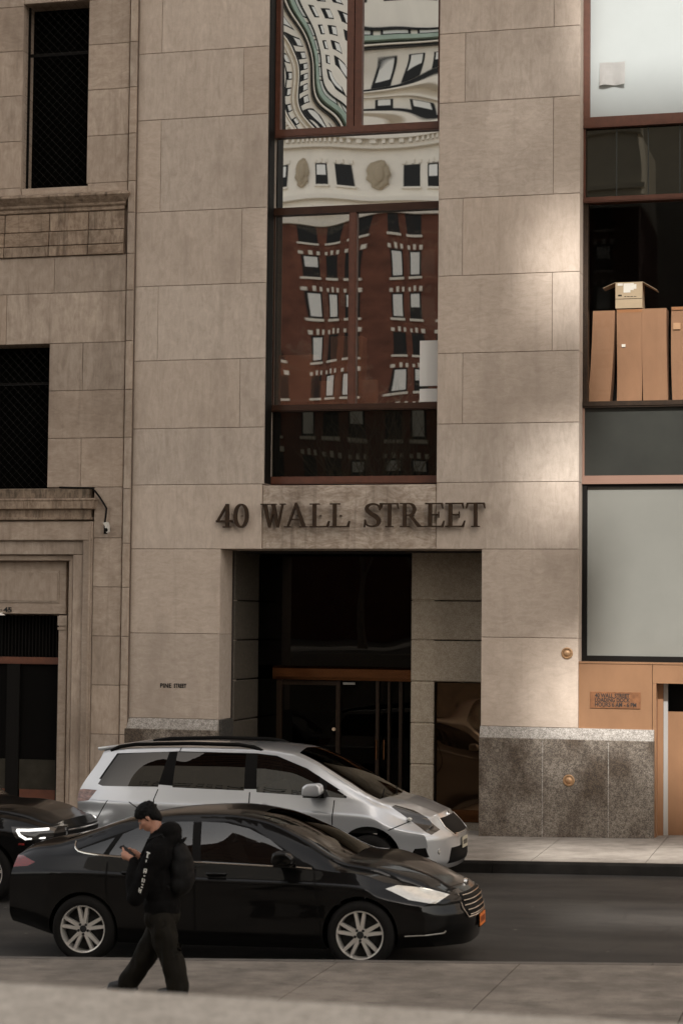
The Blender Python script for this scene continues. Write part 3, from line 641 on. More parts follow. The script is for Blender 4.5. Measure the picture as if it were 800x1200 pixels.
# meshed windows
WIRE = pm('rusty_wire', (.02,.017,.014), .7, spec=.2)
def meshed(x0, x1, z0, z1):
    m = MB(); m.box(x0, x1, .42, .44, z0, z1); f = m.build('window', pm('black_window', (.003,.0028,.0025), .9, spec=.0), old)
    m = MB(); s_ = .145; W_, H_ = x1-x0, z1-z0; r = .0017; y = .10
    k = -H_
    while k < W_:
        for sg in (1, -1):
            a0, a1 = max(0, k), min(W_, k+H_)
            if a1-a0 > .02:
                pa = (x0+a0 if sg > 0 else x1-a0, y+.004*sg, z1-(a0-k)); pb = (x0+a1 if sg > 0 else x1-a1, y+.004*sg, z1-(a1-k))
                m.tube([pa, pb], r if sg > 0 else r*.6, 4, cap=False)
        k += s_
    m.build('wire_mesh', WIRE, f)
    m = MB(); m.box(x0, x1, .20, .24, z1-(z1-z0)*.27, z1-(z1-z0)*.255); m.box(x0, x0+.03, .2, .24, z0, z1); m.box(x1-.03, x1, .2, .24, z0, z1); m.build('sash', BLACKMETAL, f)
meshed(fx(26.5, 120), fx(102.5, 120), wz0, wz1); meshed(xw-1.75, xw, lz0, lz1)
# cornices: profile (out, z) run along X with a returned end
def cornice(name, prof, x0, x1, mat):
    m = MB(); n = len(prof)
    A = [m.bm.verts.new((x0, -p[0], p[1])) for p in prof]; B = [m.bm.verts.new((x1+p[0], -p[0], p[1])) for p in prof]; Cc = [m.bm.verts.new((x1+p[0], .3, p[1])) for p in prof]
    for i in range(n-1):
        m.bm.faces.new((A[i], A[i+1], B[i+1], B[i])); m.bm.faces.new((B[i], B[i+1], Cc[i+1], Cc[i]))
    m.bm.faces.new((A[0], B[0], Cc[0])); m.bm.faces.new((A[-1], B[-1], Cc[-1]))
    return m.build(name, mat, old)
u0 = fz(75, 227.5); x_ = fx(146, 240)-.01
q = lambda py: fz(75, py)
cornice('upper_cornice', [(.0,q(226)), (.13,q(229.5)), (.14,q(232)), (.10,q(236)), (.055,q(240)), (.05,q(242.5)), (.02,q(244.5)), (.02,q(248)), (0,q(249))], XL+2, x_, OLD_SOOT)
q = lambda py: fz(55, py)
cornice('ledge_block', [(0,q(572.5)), (.05,q(573.5)), (.05,q(584)), (0,q(584.5))], XL+2, fx(103, 580), GRIME)
cornice('door_cornice', [(.0,q(584)), (.16,q(584.8)), (.165,q(586.5)), (.15,q(588)), (.14,q(596.5)), (.06,q(598)), (.055,q(606)), (.075,q(606.8)), (.075,q(609)), (.03,q(610))], XL+2, fx(105, 590)-.02, OLD_SOOT)
# door surround: stepped architrave
dw = MB()
steps = [(108.3, 611, -.03, .20), (97, 633.5, .03, .30), (84, 650, .10, .42), (77.5, 657, .22, .60)]
px_out, pz_out = fx(108.3, 700), fz(50, 610)
for i in range(3):
    xo, zo = fx(steps[i][0], 700), fz(50, steps[i][1]); xi, zi = fx(steps[i+1][0], 700), fz(50, steps[i+1][1])
    y0 = steps[i][2]
    dw.block(xi, xo, y0, .7, .05, zi, b=.012, g=.001); dw.block(XL+3.4, xo, y0, .7, zi, zo, b=.012, g=.001)
dw.box(fx(104.5, 700), fx(106.5, 700), -.045, 0, .1, fz(100, 612)); dw.box(fx(80, 700), fx(82.5, 700), .085, .3, .1, fz(80, 655))
dw.build('door_surround', OLD, old)
m = MB(); xd = fx(70, 800, .3); m.block(xd, fx(78, 800, .22), .22, .7, .05, fz(70, 721, .22)); m.box(xd-.005, fx(78, 800, .22)+.0, .19, .3, fz(70, 733, .22), fz(70, 722, .22)); m.box(xd-.005, fx(78,800,.22), .195, .3, fz(70, 738, .22), fz(70, 735, .22)); m.build('door_pilaster', OLD, old)
m = MB(); pa, pb = on(77.5, 720, .24), on(77.5, 657.5, .24); m.block(XL+3.5, pa.x, .24, .7, pa.z, pb.z); m.box(XL+3.5, fx(69, 700, .22), .225, .24, fz(50, 706, .22), fz(50, 669, .22)); m.box(XL+3.5, fx(67.3, 700, .22), .215, .226, fz(50, 704, .22), fz(50, 671, .22)); m.build('door_panel_stone', OLD, old)
a, b = on(4.0, 717.5, .22), on(13.6, 711.5, .22); fit_text('45', 'house_number', INK, old, a.x, b.x, a.z, b.z, .2335, thick=.006)
a, b = on(.6, 715.2, .22), on(2.2, 714.4, .22); m = MB(); m.box(a.x, b.x, .228, .24, a.z, b.z); m.build('house_number_dash', INK, old)
m = MB(); p = on(2, 721, .22); m.lathe([(.0001, p.z+.035), (.05, p.z+.03), (.085, p.z+.005), (.088, p.z), (.0001, p.z-.002)], (p.x, .16, 0), 'z', 20); m.tube([(p.x, .16, p.z+.03), (p.x, .24, p.z+.04)], .012, 6); tag(m.build('door_lamp', pm('white_lamp', (.75,.72,.66), .4), smooth=40), 'small round white lamp under the house number over the left doorway', 'lamp')
# door itself
DY = .55; dzt = fz(35, 721, DY); rz1, rz0 = fz(35, 770, DY), fz(35, 778, DY); kz1, kz0 = fz(35, 925, DY), fz(35, 943, DY)
m = MB(); m.box(XL+3.5, xd, DY+.03, DY+.05, .1, dzt); dd = m.build('entrance_door', pm('dark_paint', (.004,.0035,.003), .7, spec=.05), old)
m = MB(); m.box(XL+3.5, xd, DY-.03, DY+.03, rz0, rz1); m.box(XL+3.5, xd, DY-.04, DY+.02, rz0+.02, rz1-.05); m.build('door_transom', pm('red_oak', (.13,.042,.018), .45, var=.3, vs=8), dd)
m = MB()
for (p0, p1) in ((8, 23), (66.5, 70.5)): m.box(fx(p0, 850, DY), fx(p1, 850, DY), DY-.02, DY+.03, .1, rz0)
for px in range(2, 70, 4): m.box(fx(px, 745, DY), fx(px+1.2, 745, DY), DY, DY+.02, rz1, dzt)
m.build('door_frame', BLACKMETAL, dd)
m = MB(); m.box(fx(23, 860, DY), fx(66.5, 860, DY), DY+.005, DY+.02, kz1, fz(35, 890, DY)); m.box(XL+4, fx(8, 860, DY), DY+.005, DY+.02, kz1, fz(35, 890, DY)); m.build('door_panel', pm('green_grey_panel', (.035,.031,.023), .7, var=.3, spec=.1), dd)
m = MB(); m.box(XL+4, fx(8, 930, DY), DY-.005, DY+.02, kz0, kz1); m.box(fx(23, 930, DY), fx(66.5, 930, DY), DY-.005, DY+.02, kz0, kz1); m.build('kick_plate', pm('rust_kickplate', (.12,.035,.014), .5, var=.3), dd)
# camera with its conduit
p = on(125, 619, -.12)
cam_t = thing('security_camera', 'small white security camera on a black cable beside the left doorway cornice', 'camera', (p.x, -.02, p.z))
m = MB(); m.prism([(p.x-.05, p.z+.085), (p.x+.03, p.z+.10), (p.x+.05, p.z+.03), (p.x+.055, p.z-.06), (p.x+.03, p.z-.085), (p.x+.0, p.z-.06), (p.x-.0, p.z+.03)], 'y', -.17, -.09); m.bevel(.008, 2); m.build('housing', pm('dirty_white_plastic', (.55,.52,.47), .4), cam_t)
m = MB(); m.lathe([(.032, -.175), (.032, -.14)], (p.x+.012, 0, p.z-.03), 'y', 16); m.box(p.x-.035, p.x-.005, -.15, -.06, p.z-.09, p.z+.05); m.box(p.x-.02, p.x+.02, -.10, .0, p.z-.03, p.z+.01); m.build('lens', BLACKMETAL, cam_t)
m = MB(); c = [on(*q, -.05) for q in ((70, 571.2), (108, 572), (112, 576), (118, 584), (123, 592), (125, 596), (124, 606), (123, 613))]
m.tube(c, .016, 7); m.build('cable', BLACK, cam_t, smooth=60)
# ------------------------------------------------------------------ ground
def concrete(name, lo, hi, joint_off=None):
    m, nt, b = new_mat(name); P = pos(nt)
    a = noise(nt, P, .8, 6, .62); f = noise(nt, P, 110, 3, .7); d = noise(nt, P, 3.2, 5, .6)
    c = ramp(nt, math_(nt, 'ADD', math_(nt, 'MULTIPLY', a, .6), math_(nt, 'MULTIPLY', d, .4)), [(.38, lo), (.62, hi)])
    sta = noise(nt, vscale(nt, P, (1, 1.6, 1)), 1.7, 6, .65); c = mixc(nt, ramp(nt, sta, [(.54, 0.0), (.70, .55)]), c, tuple(x*.45 for x in lo))
    c = mixc(nt, .35, c, ramp(nt, f, [(.3, .1), (.7, .85)]), 'SOFT_LIGHT')
    sp = nt.nodes.new('ShaderNodeTexVoronoi'); sp.inputs['Scale'].default_value = 3.1; L(nt, P, sp.inputs['Vector'])
    c = mixc(nt, ramp(nt, sp.outputs['Distance'], [(.03, .75), (.055, 0.0)]), c, (.03,.027,.024))
    L(nt, c, b.inputs['Base Color']); b.inputs['Roughness'].default_value = .85; bump(nt, b, f, .003); return m
WALK = concrete('sidewalk_concrete_pale', (.22,.19,.16), (.35,.31,.265))
NEARWALK = concrete('sidewalk_concrete_dark', (.145,.124,.102), (.255,.22,.183))
m_, nt, b = new_mat('asphalt'); P = pos(nt)
f = noise(nt, P, 140, 3, .7); a = noise(nt, vscale(nt, P, (.5, 1.6, 1)), .9, 6, .6)
c = ramp(nt, a, [(.3, (.012,.0103,.0085)), (.7, (.052,.046,.039))]); c = mixc(nt, .8, c, ramp(nt, f, [(.3, .15), (.72, .9)]), 'SOFT_LIGHT')
v = nt.nodes.new('ShaderNodeTexVoronoi'); v.inputs['Scale'].default_value = 1.7; L(nt, P, v.inputs['Vector'])
c = mixc(nt, ramp(nt, v.outputs['Distance'], [(.02, .8), (.045, 0.0)]), c, (.22,.2,.17))
cr_ = nt.nodes.new('ShaderNodeTexVoronoi'); cr_.feature = 'DISTANCE_TO_EDGE'; cr_.inputs['Scale'].default_value = .55
wp = nt.nodes.new('ShaderNodeTexNoise'); wp.inputs['Scale'].default_value = 1.3; wp.inputs['Detail'].default_value = 5; L(nt, P, wp.inputs['Vector'])
L(nt, mixc(nt, .28, P, wp.outputs['Color'], 'ADD'), cr_.inputs['Vector'])
c = mixc(nt, ramp(nt, cr_.outputs['Distance'], [(.002, .6), (.012, 0.0)]), c, (.014,.012,.010))
oil = noise(nt, vscale(nt, P, (.8, 2.0, 1)), 1.1, 4, .6); c = mixc(nt, ramp(nt, oil, [(.56, 0.0), (.70, .75)]), c, (.010,.009,.008))
L(nt, c, b.inputs['Base Color']); b.inputs['Roughness'].default_value = .72; bump(nt, b, f, .006)
ASPH = m_
def sheet(name, x0, x1, ya, yb, dz0, dz1, mat, nx=2):
    """a strip that follows the street's climb; ya/yb give its front and back edges as functions of X"""
    m = MB(); V = []
    for i in range(nx+1):
        X = x0+(x1-x0)*i/nx; V.append((m.bm.verts.new((X, ya(X), gz(X)+dz0)), m.bm.verts.new((X, yb(X), gz(X)+dz1))))
    for i in range(nx): m.bm.faces.new((V[i][0], V[i+1][0], V[i+1][1], V[i][1]))
    return m.build(name, mat)
FK = lambda X: -3.05                     # far kerb line
NK = lambda X: -11.18 + .12*(X-3.2)      # near kerb line
GX0, GX1 = -60, 60
m = MB(); m.face([(-900, -900, -2.6), (900, -900, -2.6), (900, 900, -2.6), (-900, 900, -2.6)]); struct(m.build('ground', NEARWALK))
struct(sheet('road', GX0, GX1, lambda X: NK(X)-.05, lambda X: FK(X)+.05, 0, 0, ASPH, 30))
def slabs(x0, x1, ya, yb, dz0, dz1, xs, rows, mat, name, thick=.2, skew=0):
    """concrete flags with tooled joints, one mesh"""
    m = MB(); xs = [x0]+list(xs)+[x1]
    for i in range(len(xs)-1):
        for j in range(len(rows)-1):
            q = []
            for (X, t) in ((xs[i]+.005, rows[j]), (xs[i+1]-.005, rows[j]), (xs[i+1]-.005, rows[j+1]), (xs[i]+.005, rows[j+1])):
                e = .004 if t == rows[j] else -.004
                Y = ya(X)+(yb(X)-ya(X))*t+e
                q.append((X+skew*t, Y, gz(X)+dz0+(dz1-dz0)*t))
            top = [m.bm.verts.new(p) for p in q]; bot = [m.bm.verts.new((p[0], p[1], p[2]-thick)) for p in q]
            m.bm.faces.new(top)
            for k in range(4): m.bm.faces.new((top[k], bot[k], bot[(k+1)%4], top[(k+1)%4]))
    return struct(m.build(name, mat))
fxs = [fx(640, 990, -1.5)+1.55*k for k in range(-30, 30)]
slabs(GX0, GX1, lambda X: FK(X)+.16, lambda X: 0.65, .15, .193, fxs, (0, 1), WALK, 'far_sidewalk')
struct(sheet('far_sidewalk_bed', GX0, GX1, lambda X: FK(X)+.16, lambda X: .65, .138, .181, DARKGAP, 20))
nxs = [onx for onx in [3.05+1.72*k for k in range(-30, 30)]]
slabs(GX0, GX1, lambda X: NK(X)-2.6, lambda X: NK(X)-.16, .15, .15, nxs, (0, 1), NEARWALK, 'near_sidewalk', skew=0)
slabs(GX0, GX1, lambda X: -23.7, lambda X: NK(X)-2.6, .15, .15, nxs, (0, .25, .5, .75, 1), NEARWALK, 'inner_sidewalk')
struct(sheet('near_sidewalk_bed', GX0, GX1, lambda X: -23.8, lambda X: NK(X)-.16, .138, .138, DARKGAP, 20))
KERB = pm('kerb_stone', (.12,.105,.09), .75, var=.25, vs=6, bmp=.004, bs=30)
def kerb(line, w, name, mat):
    m = MB(); n = 40
    for i in range(n):
        X0, X1 = GX0+(GX1-GX0)*i/n+.004, GX0+(GX1-GX0)*(i+1)/n-.004
        pr = []
        for X in (X0, X1):
            z = gz(X); y = line(X); s = 1 if w > 0 else -1
            pr.append([m.bm.verts.new(p) for p in ((X, y, z-.1), (X, y+.012*s, z+.125), (X, y+.035*s, z+.152), (X, y+w-.002*s, z+.152), (X, y+w-.002*s, z-.1))])
        for k in range(4): m.bm.faces.new((pr[0][k], pr[1][k], pr[1][k+1], pr[0][k+1]))
        m.bm.faces.new(pr[0]); m.bm.faces.new(pr[1][::-1])
    return struct(m.build(name, mat))
KERB_DARK = pm('dark_far_kerb', (.012,.0105,.009), .8, spec=.1, var=.5, vs=4)  # one near-black tone over the whole far kerb
kerb(FK, .16, 'far_kerb', KERB_DARK); kerb(NK, -.16, 'near_kerb', KERB)
# raised plaza the picture was taken from, with its parapet
PLZ = 1.95
m = MB(); m.box(-60, 60, -160, -24.0, PLZ-.3, PLZ); m.box(-60, 60, -24.6, -24.0, -2, PLZ-.31); struct(m.build('plaza', NEARWALK))
la, lb = 400, 1174.5
P = _f + _r2*((la-400)/F_PX) - _u2*((lb-600)/F_PX); t = (2.38-CAM.z)/P.z; yb = (CAM + P*t).y
pr = MB(); pr.prism([(yb-.62, 2.0), (yb-.62, 2.36), (yb-.60, 2.38), (yb-.02, 2.38), (yb, 2.36), (yb, 1.0), (yb-.5, 1.0)], 'x', -30, 30)
PARAPET = granite('pale_parapet_granite', (.30,.26,.215), (.44,.395,.335), (.55,.50,.43))
tag(pr.build('plaza_parapet', PARAPET), 'blurred pale granite parapet ledge along the bottom edge of the photo', 'wall')
# ------------------------------------------------------------------ vehicles
def pchip(xs, ys):
    n = len(xs); h = [xs[i+1]-xs[i] for i in range(n-1)]; d = [(ys[i+1]-ys[i])/h[i] for i in range(n-1)]
    ms = [d[0]]+[0]*(n-2)+[d[-1]]
    for i in range(1, n-1):
        if d[i-1]*d[i] > 0:
            w1, w2 = 2*h[i]+h[i-1], h[i]+2*h[i-1]; ms[i] = (w1+w2)/(w1/d[i-1]+w2/d[i])
    def f(x):
        if x <= xs[0]: return ys[0]
        if x >= xs[-1]: return ys[-1]
        i = 0
        while x > xs[i+1]: i += 1
        t = (x-xs[i])/h[i]
        return (1+2*t)*(1-t)**2*ys[i] + t*(1-t)**2*h[i]*ms[i] + t*t*(3-2*t)*ys[i+1] + t*t*(t-1)*h[i]*ms[i+1]
    return f
def curve(pts): return pchip([p[0] for p in pts], [p[1] for p in pts])
def sst(a, b, x):
    t = max(0, min(1, (x-a)/(b-a))); return t*t*(3-2*t)
from mathutils.bvhtree import BVHTree
class Body:
    """one lofted car shell: cross sections from sill over belt and roof edge to the crown"""
    def __init__(s, L_, zs, ys, ym, zw, zb, yb, zr, yr, zt, planF, planR, sideF, sideR, nst=120, crease=.016):
        s.L = L_; s.planF, s.planR, s.sideF, s.sideR = planF, planR, sideF, sideR
        s.bm = bmesh.new(); s.layer = s.bm.faces.layers.int.new('part')
        xs = []
        for i in range(nst+1):
            u = i/nst; xs.append(L_*(u - .35/(2*math.pi)*math.sin(2*math.pi*u)))
        rows = []
        for x in xs:
            zS, yS, yM, zW, zB, yB, zR, yR, zT = zs(x), ys(x), ym(x), zw(x), zb(x), yb(x), zr(x), yr(x), zt(x)
            zR = min(zR, zT-.006)
            H = [(0, zS), (yS*.6, zS), (yS, zS+.012)]
            zc = zW+(zB-zW)*.60; lower = [(yS, zS+.012), (yM-.014, zS+.13), (yM-.006, zW), (yM+.004, zc-.025), (yM-.022, zc+.022), (yB, zB)]
            H += s.cr(lower, 6)[1:]
            for k in range(1, 8):      # side glass: slight barrel
                t = k/7; H.append((yB+(yR-yB)*t + .022*math.sin(math.pi*t)*min(1, (zR-zB)/.2), zB+(zR-zB)*t))
            for k in range(1, 11):
                a = k/10*math.pi/2; H.append((yR*math.cos(a)**.9 if k < 10 else 0, zR+(zT-zR)*math.sin(a)**.8))
            rows.append([(x, p[0], p[1]) for p in H])
        s.nh = len(rows[0]); V = []
        for r in rows:
            ring = [s.bm.verts.new((p[0], -p[1], p[2])) for p in r] + [s.bm.verts.new(p) for p in r[-2:0:-1]]
            V.append(ring)
        n = len(V[0])
        for i in range(len(V)-1):
            for k in range(n): s.bm.faces.new((V[i][k], V[i+1][k], V[i+1][(k+1) % n], V[i][(k+1) % n]))
        for end, flip in ((0, False), (-1, True)):
            r = rows[end]; mcol = 12; g = []
            for p in r:
                g.append([s.bm.verts.new((p[0], -p[1]+2*p[1]*c/mcol, p[2])) for c in range(mcol+1)])
            for j in range(len(g)-1):
                for c in range(mcol):
                    f = [g[j][c], g[j][c+1], g[j+1][c+1], g[j+1][c]]
                    if len({tuple(round(a, 5) for a in v.co) for v in f}) < 3: continue
                    s.bm.faces.new(f[::-1] if not flip else f)
        bmesh.ops.remove_doubles(s.bm, verts=s.bm.verts, dist=1e-4)
        for v in s.bm.verts: v.co.x = s.warp(v.co.x, abs(v.co.y), v.co.z)
        for v in s.bm.verts:      # pressed creases along the bonnet
            if v.co.x > L_*.74 and v.co.z > .65: v.co.z += crease*math.exp(-((abs(v.co.y)-.44+.06*(v.co.x-L_*.8))/.055)**2)*sst(L_*.76, L_*.82, v.co.x)*sst(L_*.985, L_*.93, v.co.x)
        bmesh.ops.recalc_face_normals(s.bm, faces=s.bm.faces)
        s.names = {0: None}
    @staticmethod
    def cr(P, n):
        out = []
        for i in range(len(P)-1):
            p = [P[max(0, min(len(P)-1, i+k))] for k in (-1, 0, 1, 2)]
            for j in range(n):
                u = j/n; out.append(tuple(.5*((2*p[1][c])+(-p[0][c]+p[2][c])*u+(2*p[0][c]-5*p[1][c]+4*p[2][c]-p[3][c])*u*u+(-p[0][c]+3*p[1][c]-3*p[2][c]+p[3][c])*u**3) for c in (0, 1)))
        return out+[P[-1]]
    def warp(s, x, y, z):
        wf, wr = sst(s.L-1.15, s.L, x), sst(1.0, 0, x)
        return x - wf*(s.planF(y)+s.sideF(z)) + wr*(s.planR(y)+s.sideR(z))
    def side(s, x, z, sd, out=.004):
        h = s.bvh.ray_cast(Vector((x, sd*3, z)), Vector((0, -sd, 0)))[0]
        return Vector((x, h.y+sd*out, z)) if h else Vector((x, sd*.8, z))
    def fx(s, y, z): return s.L - s.planF(abs(y)) - s.sideF(z)
    def rx(s, y, z): return s.planR(abs(y)) + s.sideR(z)
    def cut(s, poly, axis, pid, allowed=(0,), sides=(-1, 1), nmin=.12, xmin=-9):
        for sg in sides:
            pl = [Vector(p) for p in poly]
            area = sum(pl[i].x*pl[(i+1)%len(pl)].y-pl[(i+1)%len(pl)].x*pl[i].y for i in range(len(pl)))
            if area < 0: pl.reverse()
            c2 = sum(pl, Vector((0, 0)))/len(pl)
            def ok(f):
                if f[s.layer] not in allowed: return False
                c = f.calc_center_median(); nn = f.normal
                if axis == 'side': return c.y*sg > .25 and nn.y*sg > nmin
                if axis == 'front': return nn.x > nmin and c.x > xmin
                if axis == 'rear': return nn.x < -nmin
                return nn.z > nmin
            s.bm.faces.ensure_lookup_table(); s.bm.normal_update()
            bx0, bx1 = min(p.x for p in pl)-.3, max(p.x for p in pl)+.3; by0, by1 = min(p.y for p in pl)-.3, max(p.y for p in pl)+.3
            def pr(c): return Vector((c.x, c.z)) if axis == 'side' else (Vector((c.y, c.z)) if axis in ('front', 'rear') else Vector((c.x, c.y)))
            cur = []
            for f in s.bm.faces:
                if not ok(f): continue
                q = pr(f.calc_center_median())
                if bx0 < q.x < bx1 and by0 < q.y < by1: cur.append(f)
            for i in range(len(pl)):
                a, b = pl[i], pl[(i+1) % len(pl)]; e = b-a
                if e.length < 1e-6: continue
                n2 = Vector((e.y, -e.x)).normalized()
                if axis == 'side': co, no = Vector((a.x, 0, a.y)), Vector((n2.x, 0, n2.y))
                elif axis in ('front', 'rear'): co, no = Vector((0, a.x, a.y)), Vector((0, n2.x, n2.y))
                else: co, no = Vector((a.x, a.y, 0)), Vector((n2.x, n2.y, 0))
                if not cur: break
                geom = set(cur)
                for f in cur: geom.update(f.edges); geom.update(f.verts)
                res = bmesh.ops.bisect_plane(s.bm, geom=list(geom), dist=1e-6, plane_co=co, plane_no=no)
                cand = {f for f in res['geom'] if isinstance(f, bmesh.types.BMFace) and f.is_valid} | {f for f in cur if f.is_valid}
                cur = [f for f in cand if (f.calc_center_median()-co).dot(no) < 0]
            for f in cur: f[s.layer] = pid
    def wheel_hole(s, xc, zc, r, pid=99, allowed=(0,)):
        s.cut([(xc+r*math.cos(2*math.pi*k/36), zc+r*math.sin(2*math.pi*k/36)) for k in range(36)], 'side', pid, allowed, nmin=-.9)
    def split(s, table, parent, smooth=38, gap=-1):
        """table: part id -> (name, material, label) ; ids not in the table are dropped"""
        out = {}; s.bvh = BVHTree.FromBMesh(s.bm)
        for f in s.bm.faces:
            if f[s.layer] == gap: f[s.layer] = 0; f.material_index = 1
        for pid, (name, mat) in table.items():
            b2 = s.bm.copy(); ly = b2.faces.layers.int['part']
            bmesh.ops.delete(b2, geom=[f for f in b2.faces if f[ly] != pid], context='FACES')
            if not b2.faces: b2.free(); continue
            me = bpy.data.meshes.new(name); b2.to_mesh(me); b2.free()
            out[pid] = link(name, me, mat, parent, smooth)
        s.bm.free(); return out
def split_sides(ob, name, labels=None):
    """a mirrored pair of patches becomes two meshes"""
    me = ob.data; res = []
    for sg in (-1, 1):
        b2 = bmesh.new(); b2.from_mesh(me)
        bmesh.ops.delete(b2, geom=[f for f in b2.faces if f.calc_center_median().y*sg < 0], context='FACES')
        if not b2.faces: b2.free(); continue
        m2 = bpy.data.meshes.new(name); b2.to_mesh(m2); b2.free()
        for p in me.materials: m2.materials.append(p)
        for p in m2.polygons: p.use_smooth = True
        o = bpy.data.objects.new(name, m2); COL.objects.link(o); o.parent = ob.parent; ORG[o.name] = ORG.get(ob.parent.name, Vector()); res.append(o)
    bpy.data.objects.remove(ob); return res
TYRE = pm('tyre', (.010,.009,.008), .85, spec=.15, bmp=.004, bs=60)
RIM = pm('silver_alloy', (.72,.68,.62), .3, metal=.6)
RIMDARK = pm('dark_wheel_back', (.02,.019,.018), .6, metal=.3)  # dark brake disc and hub behind the spokes
def wheel(parent, x, yo, z, Rt, Rr, w_, style, side=-1):
    """tyre with a cast rim whose spokes run from hub to lip; side -1 faces the camera"""
    m = MB(); s = side
    prof = [(Rr-.01, 0), (Rr+.012, -.012), (Rr+.05, -.016), (Rt-.03, -.008), (Rt-.006, .012), (Rt, .03), (Rt, w_-.03), (Rt-.03, w_), (Rr, w_)]
    m.lathe([(r, yo - s*h) for r, h in prof], (x, 0, z), 'y', 44, caps=False)
    t = m.build('wheel', TYRE, parent, smooth=40)
    m = MB(); m.lathe([(Rr*.995, yo-s*.10), (Rr*.995, yo-s*.001), (Rr*.975, yo+s*.006), (Rr*.93, yo+s*.003), (Rr*.905, yo-s*.02), (Rr*.9, yo-s*.10)], (x, 0, z), 'y', 44, caps=False)
    def bar(a0, r0, a1, r1, w0, w1, y0, y1):
        p, q = Vector((r0*math.cos(a0), r0*math.sin(a0))), Vector((r1*math.cos(a1), r1*math.sin(a1))); n = (q-p).normalized(); n = Vector((-n.y, n.x))
        A = []
        for (c, w, y) in ((p, w0, y0), (q, w1, y1)):
            for (sd, dy) in ((-1, .035), (-.8, 0), (.8, 0), (1, .035)):
                v = c+n*w*sd*.5; A.append(m.bm.verts.new((x+v.x, yo-s*(y+dy), z+v.y)))
        for k in range(3): m.bm.faces.new((A[k], A[k+1], A[k+5], A[k+4]))
    if style == 'pair5':
        for k in range(5):
            a = R(90+72*k)
            for d in (-1, 1): bar(a+d*.22, Rr*.24, a+d*.20, Rr*.95, .046, .036, .016, .004)
        m.lathe([(Rr*.30, yo-s*.05), (Rr*.29, yo-s*.012), (Rr*.15, yo-s*.014)], (x, 0, z), 'y', 28, caps=False)
    else:
        for k in range(style):
            a = R(90+360/style*k); bar(a-.02, Rr*.2, a-.04, Rr*.94, .075, .045, .02, .005); 
        m.lathe([(Rr*.30, yo-s*.05), (Rr*.28, yo-s*.012), (Rr*.12, yo-s*.01)], (x, 0, z), 'y', 28, caps=False)
    rim = m.build('rim', RIM, t, smooth=30)
    m = MB(); m.lathe([(.0001, yo-s*.008), (Rr*.14, yo-s*.009), (Rr*.15, yo-s*.03)], (x, 0, z), 'y', 20, caps=False)
    for k in range(5):
        a = R(54+72*k); m.lathe([(.0001, yo-s*.006), (.014, yo-s*.006), (.016, yo-s*.03)], (x+Rr*.22*math.cos(a), 0, z+Rr*.22*math.sin(a)), 'y', 8)
    m.lathe([(.0001, yo-s*.075), (Rr*.62, yo-s*.075), (Rr*.62, yo-s*.09), (Rr*.96, yo-s*.11)], (x, 0, z), 'y', 24, caps=False); m.build('wheel_hub', RIMDARK, t, smooth=30)
def strip_along(pts, r, name, mat, parent, n=6):
    m = MB(); m.tube(pts, r, n); return m.build(name, mat, parent, smooth=50)
SEAT = pm('seat_cloth', (.10,.09,.08), .9)
def seat(parent, x, y, z, w=.5, name='seat'):
    m = MB(); m.prism([(x-.05, z), (x+.48, z+.03), (x+.50, z+.14), (x+.02, z+.14), (x-.17, z+.66), (x-.27, z+.64)], 'y', y-w/2, y+w/2); m.bevel(.03, 2)
    if w < .7: m.box(x-.29, x-.21, y-.13, y+.13, z+.68, z+.86)
    return m.build(name, SEAT, parent, smooth=40)
CARGLASS = pane('tinted_car_glass', .11, tint=(.16,.17,.165), wav=.0)
VANGLASS = pane('dark_privacy_glass', .12, tint=(.015,.015,.014), wav=.02, wscale=1.1, seed=3, gcol=(.55,.52,.48))
LAMPGLASS = pane('lamp_lens', .10, tint=(.8,.8,.8), wav=.003, wscale=14)
BLKPAINT = paint('black_car_paint', (.0022,.0020,.0018), 0, .3, .55, dusty=.01, spec=.10)
SILVER = paint('silver_car_paint', (.56,.565,.57), .66, .32, dusty=.15)
TRIM = pm('black_trim', (.005,.0045,.004), .5, spec=.08)
MESHB = pm('grille_mesh', (.005,.005,.005), .6, spec=.1)
REDLAMP = pm('red_tail_lens', (.16,.008,.006), .15, coat=1)
CLEARLAMP = pm('clear_lamp', (.55,.54,.50), .12, metal=.5, coat=1)
HLAMP = pm('frosty_headlamp', (.78,.76,.70), .18, metal=.3, coat=1, var=.18, vs=14)
DKLAMP = pm('smoked_headlamp', (.05,.045,.04), .12, metal=.5, coat=1)
TAIL = pm('smoky_tail_lens', (.20,.10,.07), .15, coat=1, var=.95, vs=16, stretch=(1,1,2.5))
AMBER = pm('amber_lens', (.55,.17,.02), .2, coat=1)

